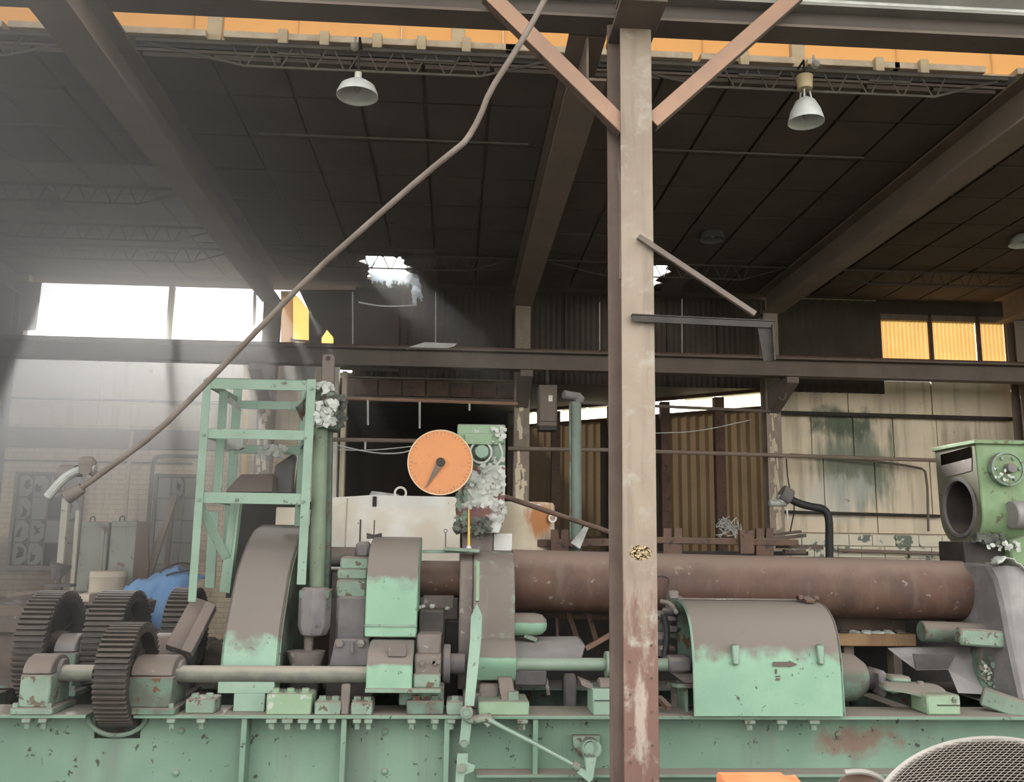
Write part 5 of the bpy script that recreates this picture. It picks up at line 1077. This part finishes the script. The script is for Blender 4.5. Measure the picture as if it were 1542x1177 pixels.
# ================================================================ DIAL MACHINE
dl = thing('dial_stand', 'green machine head with peeling white and maroon paint beside the orange dial', 'machine', (U(722, 830, 9.4).x, 9.7, 2.3))
YD = 9.4
part('head', MB().poly([U(689, 638, YD), U(761, 639, YD), U(761, 668, YD), U(688, 668, YD)], (0, .55, 0)), 'green_pale', dl, .012)
part('face', pbox(694, 664, 761, 705, YD+.04, .5), 'green_worn', dl, .01)
part('flange_bar', pbox(700, 652, 741, 669, YD-.05, .1), 'green_pale', dl, .006)
part('boss', MB().lathe([(0, .10), (.065, .10), (.075, .08), (.075, 0)], U(725, 681, YD), (0, -1, 0), 24), 'green_frame', dl)
part('boss_ring', MB().lathe([(.10, 0), (.12, 0), (.12, .04), (.10, .04)], U(724, 681, YD), (0, -1, 0), 28, closed=True), 'peel_white', dl)
part('bent_hose', MB().tube([U(752, 668, YD-.04), U(758, 685, YD-.08), U(748, 702, YD-.08), U(728, 712, YD-.05)], .012, 6, 2), 'peel_white', dl)
part('torso', MB().poly([U(694, 700, YD+.02), U(761, 700, YD+.02), U(760, 780, YD+.02), U(752, 803, YD+.02), U(690, 800, YD+.02), U(686, 765, YD+.02)], (0, .5, 0)), 'peeled', dl, .012)
part('neck', pbox(696, 795, 742, 832, YD+.15, .35), 'steel_dusty', dl, .006)
part('flaking_paint', flakes(728, 725, YD-.01, 30, 40, 46, .04, 21, .03), 'peel_white', dl, stuff=True, smooth=False)
part('flaking_paint', flakes(752, 745, YD-.02, 7, 40, 22, .045, 22, .05), 'peel_white', dl, stuff=True, smooth=False)
part('flaking_paint', flakes(712, 792, YD, 27, 12, 60, .045, 23, .06), 'peel_dark', dl, stuff=True, smooth=False)
part('flaking_paint', flakes(696, 760, YD, 8, 28, 26, .045, 24, .05), 'green_worn', dl, stuff=True, smooth=False)
part('flaking_paint', flakes(748, 655, YD-.02, 11, 12, 16, .04, 25, .04), 'peel_white', dl, stuff=True, smooth=False)
gd = thing('orange_dial', 'big round orange dial with a dark pointer', 'dial', U(663, 696, 9.15))
dc = U(663, 696, 9.15); dr = .322
part('plate', MB().lathe([(0, .012), (dr-.006, .012), (dr, .006), (dr, -.03), (0, -.03)], dc, (0, -1, 0), 72), 'orange_paint', gd)
part('rim', MB().lathe([(dr-.004, -.03), (dr+.007, -.03), (dr+.007, .016), (dr-.004, .016)], dc, (0, -1, 0), 72, closed=True), 'cream', gd)
tk = MB()
for i in range(48):
    a = i*math.pi/24; L_ = .03 if i % 4 == 0 else .016
    p = dc+V((math.cos(a)*(dr-.016), -.014, math.sin(a)*(dr-.016))); q_ = dc+V((math.cos(a)*(dr-.016-L_), -.014, math.sin(a)*(dr-.016-L_))); tk.bar(p, q_, .004, .003, up=(0, 1, 0))
part('tick_marks', tk, 'mark_dark', gd, smooth=False)
hub = U(663.5, 695.5, 9.13)
part('hub', MB().cyl(hub+V((0, .01, 0)), hub-V((0, .03, 0)), .045, n=20), 'dark_steel', gd, .005)
part('pointer', MB().bar(hub-V((0, .02, 0)), U(641, 734, 9.12), .07, .008, up=(0, 1, 0), w1=.006), 'beam_paint', gd)
part('axle', MB().cyl(dc+V((0, .03, 0)), dc+V((0, .45, 0)), .035, n=14), 'dark_steel', gd)
part('arm', MB().bar(dc+V((0, .4, 0)), U(700, 690, 9.6), .08, .08), 'green_dark', gd, .01)

# ================================================================ TANKS AND RACK BEHIND THE PIPE
wt = thing('white_tank', 'long white tank with brown scuffs left of the dial machine', 'tank', (U(590, 850, 11).x, 11.6, 0))
part('shell', MB().poly([U(496, 749, 11), U(560, 745, 11), U(693, 748, 11), U(693, 858, 11), U(490, 858, 11)], (0, 1.2, 0)), 'white_paint', wt, .015)
part('lifting_ring', MB().lathe([(.055, -.01), (.08, -.01), (.08, .01), (.055, .01)], U(603, 742, 11.1), (0, 1, 0), 18, closed=True), 'porcelain', wt)
part('latch', pbox(561, 747, 567, 762, 10.98, .02), 'dark_steel', wt)
part('lid', MB().poly([U(556, 745, 11.4), U(560, 739, 11.4), U(600, 744, 11.4), U(600, 748, 11.4)], (0, .3, 0)), 'lamp_enamel', wt)
part('seam', MB().box((U(520, 800, 11).x, 10.985, U(520, 852, 11).z), (U(522, 800, 11).x, 11.0, U(520, 750, 11).z)), 'tank_paint', wt)
part('skirt', MB().box((U(500, 858, 11).x, 11.05, 0), (U(690, 858, 11).x, 12.1, U(600, 857, 11).z)), 'steel_dusty', wt)
rtk = thing('rusty_tank', 'round cream tank with orange rust patch right of the dial machine', 'tank', (U(790, 830, 10.9).x, 11.0, 0))
c_ = U(785, 826, 10.9); zt_ = U(785, 757, 10.9).z; rr_ = (U(837, 790, 10.9).x-U(738, 790, 10.9).x)/2
part('shell', MB().lathe([(0, 0), (rr_, 0), (rr_, zt_-.03), (rr_-.02, zt_), (rr_-.04, zt_), (rr_-.04, zt_-.05), (0, zt_-.05)], (c_.x, 10.9, 0), (0, 0, 1), 48), 'tank_paint', rtk)
part('lifting_ring', MB().lathe([(.03, -.015), (.05, -.015), (.05, .015), (.03, .015)], U(832, 780, 10.6), (0, 1, 0), 18, closed=True), 'porcelain', rtk)
part('gate_rim', MB().box((U(770, 826, 10.4).x, 10.42, 0), (U(778, 826, 10.4).x, 10.46, U(770, 815, 10.4).z)), 'tank_paint', rtk)
tag(part('white_carton', pbox(743, 803, 771, 829, 9.75, .35), 'foam_board', None, .006), 'small white box on the headstock beside the dial neck', 'box')
tag(part('sloping_pipe', MB().cyl(U(755, 746, 9.85), U(945, 810, 10.1), .028, n=12), 'rust_steel'), 'dark rusty pipe sloping down behind the big pipe', 'pipe')
tag(part('thin_spout', MB().tube([U(796, 762, 10.0), U(806, 761, 10.0), U(814, 760, 10.0)], .018, 8), 'lamp_metal'), 'short pale rod end on the sloping pipe', 'rod')
gp = thing('green_column_pipe', 'slender pale green pipe post with capped elbow left of the grey column', 'post', (U(865, 830, 10.8).x, 10.8, 0))
part('tube', MB().cyl(V((U(868, 830, 10.8).x, 10.8, 0)), U(866, 606, 10.8), .075, n=20), 'green_grey', gp)
part('edge_strip', MB().bar(V((U(860, 830, 10.72).x, 10.72, 1)), U(858, 608, 10.72), .02, .03), 'green_dark', gp)
part('elbow', MB().cyl(U(849, 594, 10.7), U(873, 598, 10.8), .055, n=16), 'cast_grey', gp, .008)
part('cap', MB().blob(U(869, 602, 10.8), (.09, .08, .07), 6, .3), 'cast_grey', gp)
eb = thing('electrical_box', 'brown electrical box hanging from the runway beam', 'electrical box', U(825, 640, 13.8))
part('body', pbox(811, 579, 839, 641, 13.8, .3), 'beam_paint', eb, .01)
part('lid', pbox(813, 583, 837, 634, 13.77, .03), 'beam_paint', eb, .006)
part('bottom_lip', pbox(812, 641, 838, 647, 13.78, .3), 'dark_steel', eb)
part('label', pbox(826, 595, 832, 604, 13.765, .004), 'porcelain', eb, label='small blank white sticker')
part('hanger', MB().tube([U(824, 580, 13.95), U(824, 566, 14.2), V((U(824, 560, 14.42).x, 14.45, 5.195))], .03, 10), 'dark_steel', eb)
rk = thing('storage_rack', 'rusty steel rack with forked uprights behind the big pipe', 'rack', (U(1000, 830, 10.6).x, 10.6, 0))
part('beam', MB().bar(U(772, 818, 10.6), U(940, 816, 10.6), .12, .085), 'rust_steel', rk, .006)
part('beam', MB().bar(U(940, 812, 10.5), U(1200, 817, 10.5), .12, .075), 'rust_steel', rk, .006)
part('rear_beam', MB().bar(U(775, 832, 11.0), U(1215, 833, 11.0), .10, .05), 'dark_steel', rk)
def fork(px, py, w_, Y=10.45):
    u = w_/5; f_ = part('forked_upright', MB().poly([U(px-w_/2, py, Y), U(px-u/2, py, Y), U(px-u/3, py+14, Y), U(px+u/3, py+14, Y), U(px+u/2, py, Y), U(px+w_/2, py, Y), U(px+w_/2, py+45, Y), U(px-w_/2, py+45, Y)], (0, .06, 0)), 'rust_steel', rk)
    part('leg', MB().bar(U(px, py+44, Y+.03), V((U(px, py+44, Y).x, Y+.03, 0)), .12, .06), 'rust_steel', rk)
fork(843, 797, 26); fork(1013, 795, 28); fork(1152, 795, 26)
part('side_plate', pbox(1115, 798, 1135, 833, 10.35, .08), 'rust_steel', rk)
part('stock_bars', MB().bar(U(1160, 812, 10.7), U(1212, 806, 10.9), .05, .04).bar(U(1170, 822, 10.6), U(1238, 824, 10.8), .05, .05).bar(U(1165, 805, 10.9), U(1205, 800, 11.2), .04, .03).bar(U(1180, 830, 10.7), U(1212, 830, 10.7), .08, .05), 'scrap', rk)
tag(part('tapered_bar', MB().bar(U(866, 822, 10.2), U(885, 790, 10.3), .12, .03, up=(0, 1, 0), w1=.04), 'lamp_enamel'), 'short pale tapered bar leaning on the rack', 'bar')
hs_ = thing('rubber_hose', 'thick black rubber hose bending down beside the blockwork', 'hose', U(1250, 838, 13.5))
part('tube', MB().tube([U(1186, 748, 13.5), U(1200, 757, 13.5), U(1222, 763, 13.5), U(1240, 765, 13.5), U(1248, 776, 13.5), U(1249, 800, 13.5), U(1249, 850, 13.5)], .058, 14, 2), 'rubber', hs_)
part('flange', MB().cyl(U(1176, 741, 13.5), U(1190, 750, 13.5), .13, n=20).cyl(U(1188, 749, 13.5), U(1192, 751, 13.5), .08, n=18), 'cast_grey', hs_, .01)
part('valve_body', MB().cyl(U(1158, 757, 13.5), U(1184, 757, 13.5), .055, n=14).cyl(U(1176, 757, 13.5), U(1176, 745, 13.5), .07, n=14), 'lamp_enamel', hs_, .006)
part('drain', MB().cyl(U(1185, 765, 13.5), U(1186, 784, 13.5), .015, n=8), 'lamp_metal', hs_)
part('support', MB().bar(U(1249, 848, 13.5), V((U(1249, 848, 13.5).x, 13.5, 0)), .08, .08), 'rubber', hs_)

# ================================================================ GEARBOX WITH ROUND BORE (right edge)
gb = thing('bored_gearbox', 'pale green gearbox with a large round bore at the right edge', 'gearbox', (6.6, 9.4, 2.3))
YG = 9.05; xf = U(1474, 740, YG).x; yr = YG+.78
yc_ = YG+.36; zc_ = U(1446, 764, YG+.36).z; rb_ = .285
ztop = U(1474, 664, YG).z
outer = []; N_ = 40
zmid = zc_-.05
for q_ in range(0, 181, 12): outer.append((yc_-math.cos(R(q_))*.40, zmid-math.sin(R(q_))*.36))     # rounded belly
outer += [(yc_+.42, ztop-.02), (yc_-.36, ztop)]
mb = MB(); n = len(outer)
ring = []
for (y_, z_) in outer:
    d_ = V((0, y_-yc_, z_-zc_)); d_.normalize(); ring.append((yc_+d_.y*rb_, zc_+d_.z*rb_))
# dense face ring between bore and outline
def resample(p, k_):
    L_ = [0]; 
    for a, b_ in zip(p, p[1:]+p[:1]): L_.append(L_[-1]+math.hypot(b_[0]-a[0], b_[1]-a[1]))
    out = []
    for i in range(k_):
        s_ = L_[-1]*i/k_; j = max(t_ for t_ in range(len(p)) if L_[t_] <= s_+1e-9); a, b_ = p[j], p[(j+1) % len(p)]; u = (s_-L_[j])/max(L_[j+1]-L_[j], 1e-6); out.append((a[0]+(b_[0]-a[0])*u, a[1]+(b_[1]-a[1])*u))
    return out
K = 72; oo = resample(outer, K); rg = []
for (y_, z_) in oo:
    a = math.atan2(z_-zc_, y_-yc_); rg.append((yc_+math.cos(a)*rb_, zc_+math.sin(a)*rb_))
XE = xf+1.3
vs = [(xf, *p) for p in oo]+[(XE, *p) for p in oo]+[(xf, *p) for p in rg]+[(xf+.9, *p) for p in rg]; fs = []
for i in range(K):
    j = (i+1) % K; fs += [(i, j, j+K, i+K), (j, i, i+2*K, j+2*K), (j+2*K, i+2*K, i+3*K, j+3*K)]
fs.append(tuple(range(K, 2*K))); fs.append(tuple(range(3*K, 4*K)))
part('casing', mb.add(vs, fs), 'green_olive', gb, .012)
part('face_plate', MB().add([(xf-.012, *p) for p in oo]+[(xf-.012, yc_+math.cos(2*math.pi*0)*0+(q_[0]-yc_)*1.0, q_[1]) for q_ in rg], [((i+1) % K, i, i+K, (i+1) % K+K) for i in range(K)]), 'olive_brown', gb)
part('bore_ring', MB().lathe([(rb_-.005, 0), (rb_+.035, 0), (rb_+.035, .05), (rb_-.005, .05)], (xf-.03, yc_, zc_), (1, 0, 0), 48, closed=True), 'cast_grey', gb, .004)
part('bore_lining', MB().lathe([(rb_-.012, 0), (rb_-.003, 0), (rb_-.003, .85), (rb_-.012, .85)], (xf, yc_, zc_), (1, 0, 0), 48, closed=True), 'dark_steel', gb)
part('slot_shade', MB().poly([V((xf-.018, yc_-.30, ztop-.17)), V((xf-.018, yc_+.30, ztop-.20)), V((xf-.018, yc_+.30, ztop-.08)), V((xf-.018, yc_-.30, ztop-.05))], (.003, 0, 0)), 'shade_black', gb, label='flat black patch painted as a shaded recess above the bore')  # flat black patch, the shade of a recess put into its colour
part('recess_plate', MB().poly([V((xf-.018, yc_-.28, ztop-.30)), V((xf-.018, yc_+.28, ztop-.34)), V((xf-.018, yc_+.30, ztop-.20)), V((xf-.018, yc_-.30, ztop-.17))], (.003, 0, 0)), 'steel_dusty', gb)
part('top_flange', MB().box((xf-.03, yc_-.40, ztop-.03), (XE, yc_+.46, ztop+.015)), 'green_olive', gb, .008)
bc = U(1513, 706, YG-.04)
part('cover_plate', MB().lathe([(0, .05), (.15, .05), (.17, .03), (.17, 0)], bc, (0, -1, 0), 36), 'green_olive', gb)
part('cover_ring', MB().lathe([(.155, 0), (.175, 0), (.175, .06), (.155, .06)], bc, (0, -1, 0), 36, closed=True), 'green_worn', gb)
part('shaft_end', MB().cyl(bc-V((0, .04, 0)), bc-V((0, .14, 0)), .05, n=18), 'cast_grey', gb, .006)
for k_ in range(6): part('bolt', MB().bolt(bc+V((math.cos(k_*1.047)*.12, -.05, math.sin(k_*1.047)*.12)), (0, -1, 0), .018, .02), 'green_worn', gb)
part('flaking_paint', flakes(1513, 715, YG-.16, 15, 12, 12, .025, 31, .03), 'peel_white', gb, stuff=True, smooth=False)
part('flaking_paint', flakes(1490, 812, YG+.05, 26, 8, 40, .05, 32, .1), 'peel_dark', gb, stuff=True, smooth=False)
part('flaking_paint', flakes(1512, 822, YG-.02, 24, 7, 22, .035, 33, .1), 'peel_white', gb, stuff=True, smooth=False)
part('side_spout', MB().cyl(U(1522, 775, YG-.1), U(1560, 775, YG-.1), .14, n=22), 'sheet_grey', gb, .01)
part('dark_pedestal', pbox(1452, 815, 1522, 850, YG+.15, .5), 'dark_steel', gb, .01)
part('leg_casting', MB().poly([U(1520, 812, YG+.05), U(1560, 800, YG+.05), U(1560, 855, YG+.05), U(1524, 852, YG+.05)], (0, .4, 0)), 'green_olive', gb, .02)

# ================================================================ FOREGROUND
fn = thing('drum_fan', 'large drum fan with wire grille in the lower right foreground', 'fan', (2.2, 4.6, 0))
FY = 4.5; fc = U(1512, 1258, FY); right = V((1, 0, 0))
ra = (U(1703, 1258, FY)-U(1512, 1258, FY)).length*.95
view = (fc-V((0, 0, CZ))).normalized(); upim = right.cross(view).normalized()
# ring plane tipped back so that it shows as a flat ellipse
tl = math.acos(.77); nrm = (-view*math.cos(tl)+upim*math.sin(tl)).normalized(); e2_ = nrm.cross(right).normalized(); e1_ = e2_.cross(nrm).normalized()
def FP(r_, a, h_=0): return fc+e1_*math.cos(a)*r_+e2_*math.sin(a)*r_+nrm*h_
part('guard_ring', MB().tube([FP(ra, i*math.pi/36) for i in range(73)], .018, 8), 'fan_ring', fn)
part('drum', MB().lathe([(ra-.015, 0), (ra, 0), (ra, -.40), (ra-.015, -.40)], fc-nrm*.02, nrm, 72, closed=True), 'fan_dark', fn)
gmb = MB()
for fam in (0, 1):
    dr_ = R(28) if fam else R(-22)
    d1 = V((math.cos(dr_), math.sin(dr_), 0)); s_ = -ra
    while s_ < ra:
        hlf = math.sqrt(max(ra*ra-s_*s_, 0))
        if hlf > .02:
            n2 = (-d1.y, d1.x)
            P_ = [fc+e1_*(n2[0]*s_+d1.x*t_*hlf)+e2_*(n2[1]*s_+d1.y*t_*hlf)+nrm*(.012+.05*(1-(s_*s_+t_*t_*hlf*hlf)/(ra*ra))) for t_ in (-1, -.5, 0, .5, 1)]
            gmb.tube(P_, .0019, 4)
        s_ += .022 if fam else .019
part('wire_grille', gmb, 'fan_grille', fn)
part('hub_motor', MB().cyl(fc-nrm*.30, fc-nrm*.08, .12, n=24), 'fan_dark', fn, .01)
for k_ in range(4):
    a = k_*math.pi/2+.4
    part('blade', MB().poly([FP(.10, a-.1, -.16), FP(ra*.9, a-.32, -.20), FP(ra*.93, a+.25, -.12), FP(.10, a+.35, -.12)], nrm*.006), 'fan_dark', fn)
part('back_plate', MB().lathe([(0, 0), (ra-.02, 0), (ra-.02, -.01), (0, -.01)], fc-nrm*.40, nrm, 48), 'fan_dark', fn)
for s_ in (-1, 1):
    part('stand', MB().tube([FP(ra, 0 if s_ > 0 else math.pi, -.1), V((fc.x+s_*(ra+.03), 4.6, .6)), V((fc.x+s_*ra*.8, 4.6, .04)), V((fc.x+s_*ra*.5, 4.3, .03))], .022, 8, 1), 'fan_ring', fn)
pr_ = thing('ring_pipe', 'dark pipe end with pale curved rim beside the drum fan', 'pipe', U(1300, 1180, 5.2))
part('rim', MB().tube([U(a, b_, 5.2) for a, b_ in ((1272, 1163), (1290, 1161), (1308, 1163), (1324, 1170), (1340, 1184), (1345, 1200))], .016, 8, 1), 'fan_ring', pr_)
part('pipe', MB().cyl(U(1295, 1200, 5.2), U(1290, 1200, 5.6), .13, n=24), 'rust_steel', pr_, .005)
part('support', MB().box((U(1280, 1200, 5.3).x, 5.3, 0), (U(1310, 1200, 5.3).x, 5.5, U(1290, 1215, 5.3).z)), 'dark_steel', pr_)
oc = thing('orange_cart', 'bright orange sheet-metal box top at the lower frame edge', 'box', U(1150, 1190, 5.6))
part('top', MB().poly([U(1095, 1178, 5.4), U(1103, 1172, 5.7), U(1150, 1170, 5.75), U(1198, 1166, 5.8), U(1210, 1180, 5.4)], (0, 0, -.03)), 'orange_bright', oc, .004)
part('body', MB().box((U(1100, 1180, 5.45).x, 5.45, 0), (U(1204, 1180, 5.45).x, 5.75, U(1150, 1181, 5.45).z)), 'orange_bright', oc, .01)
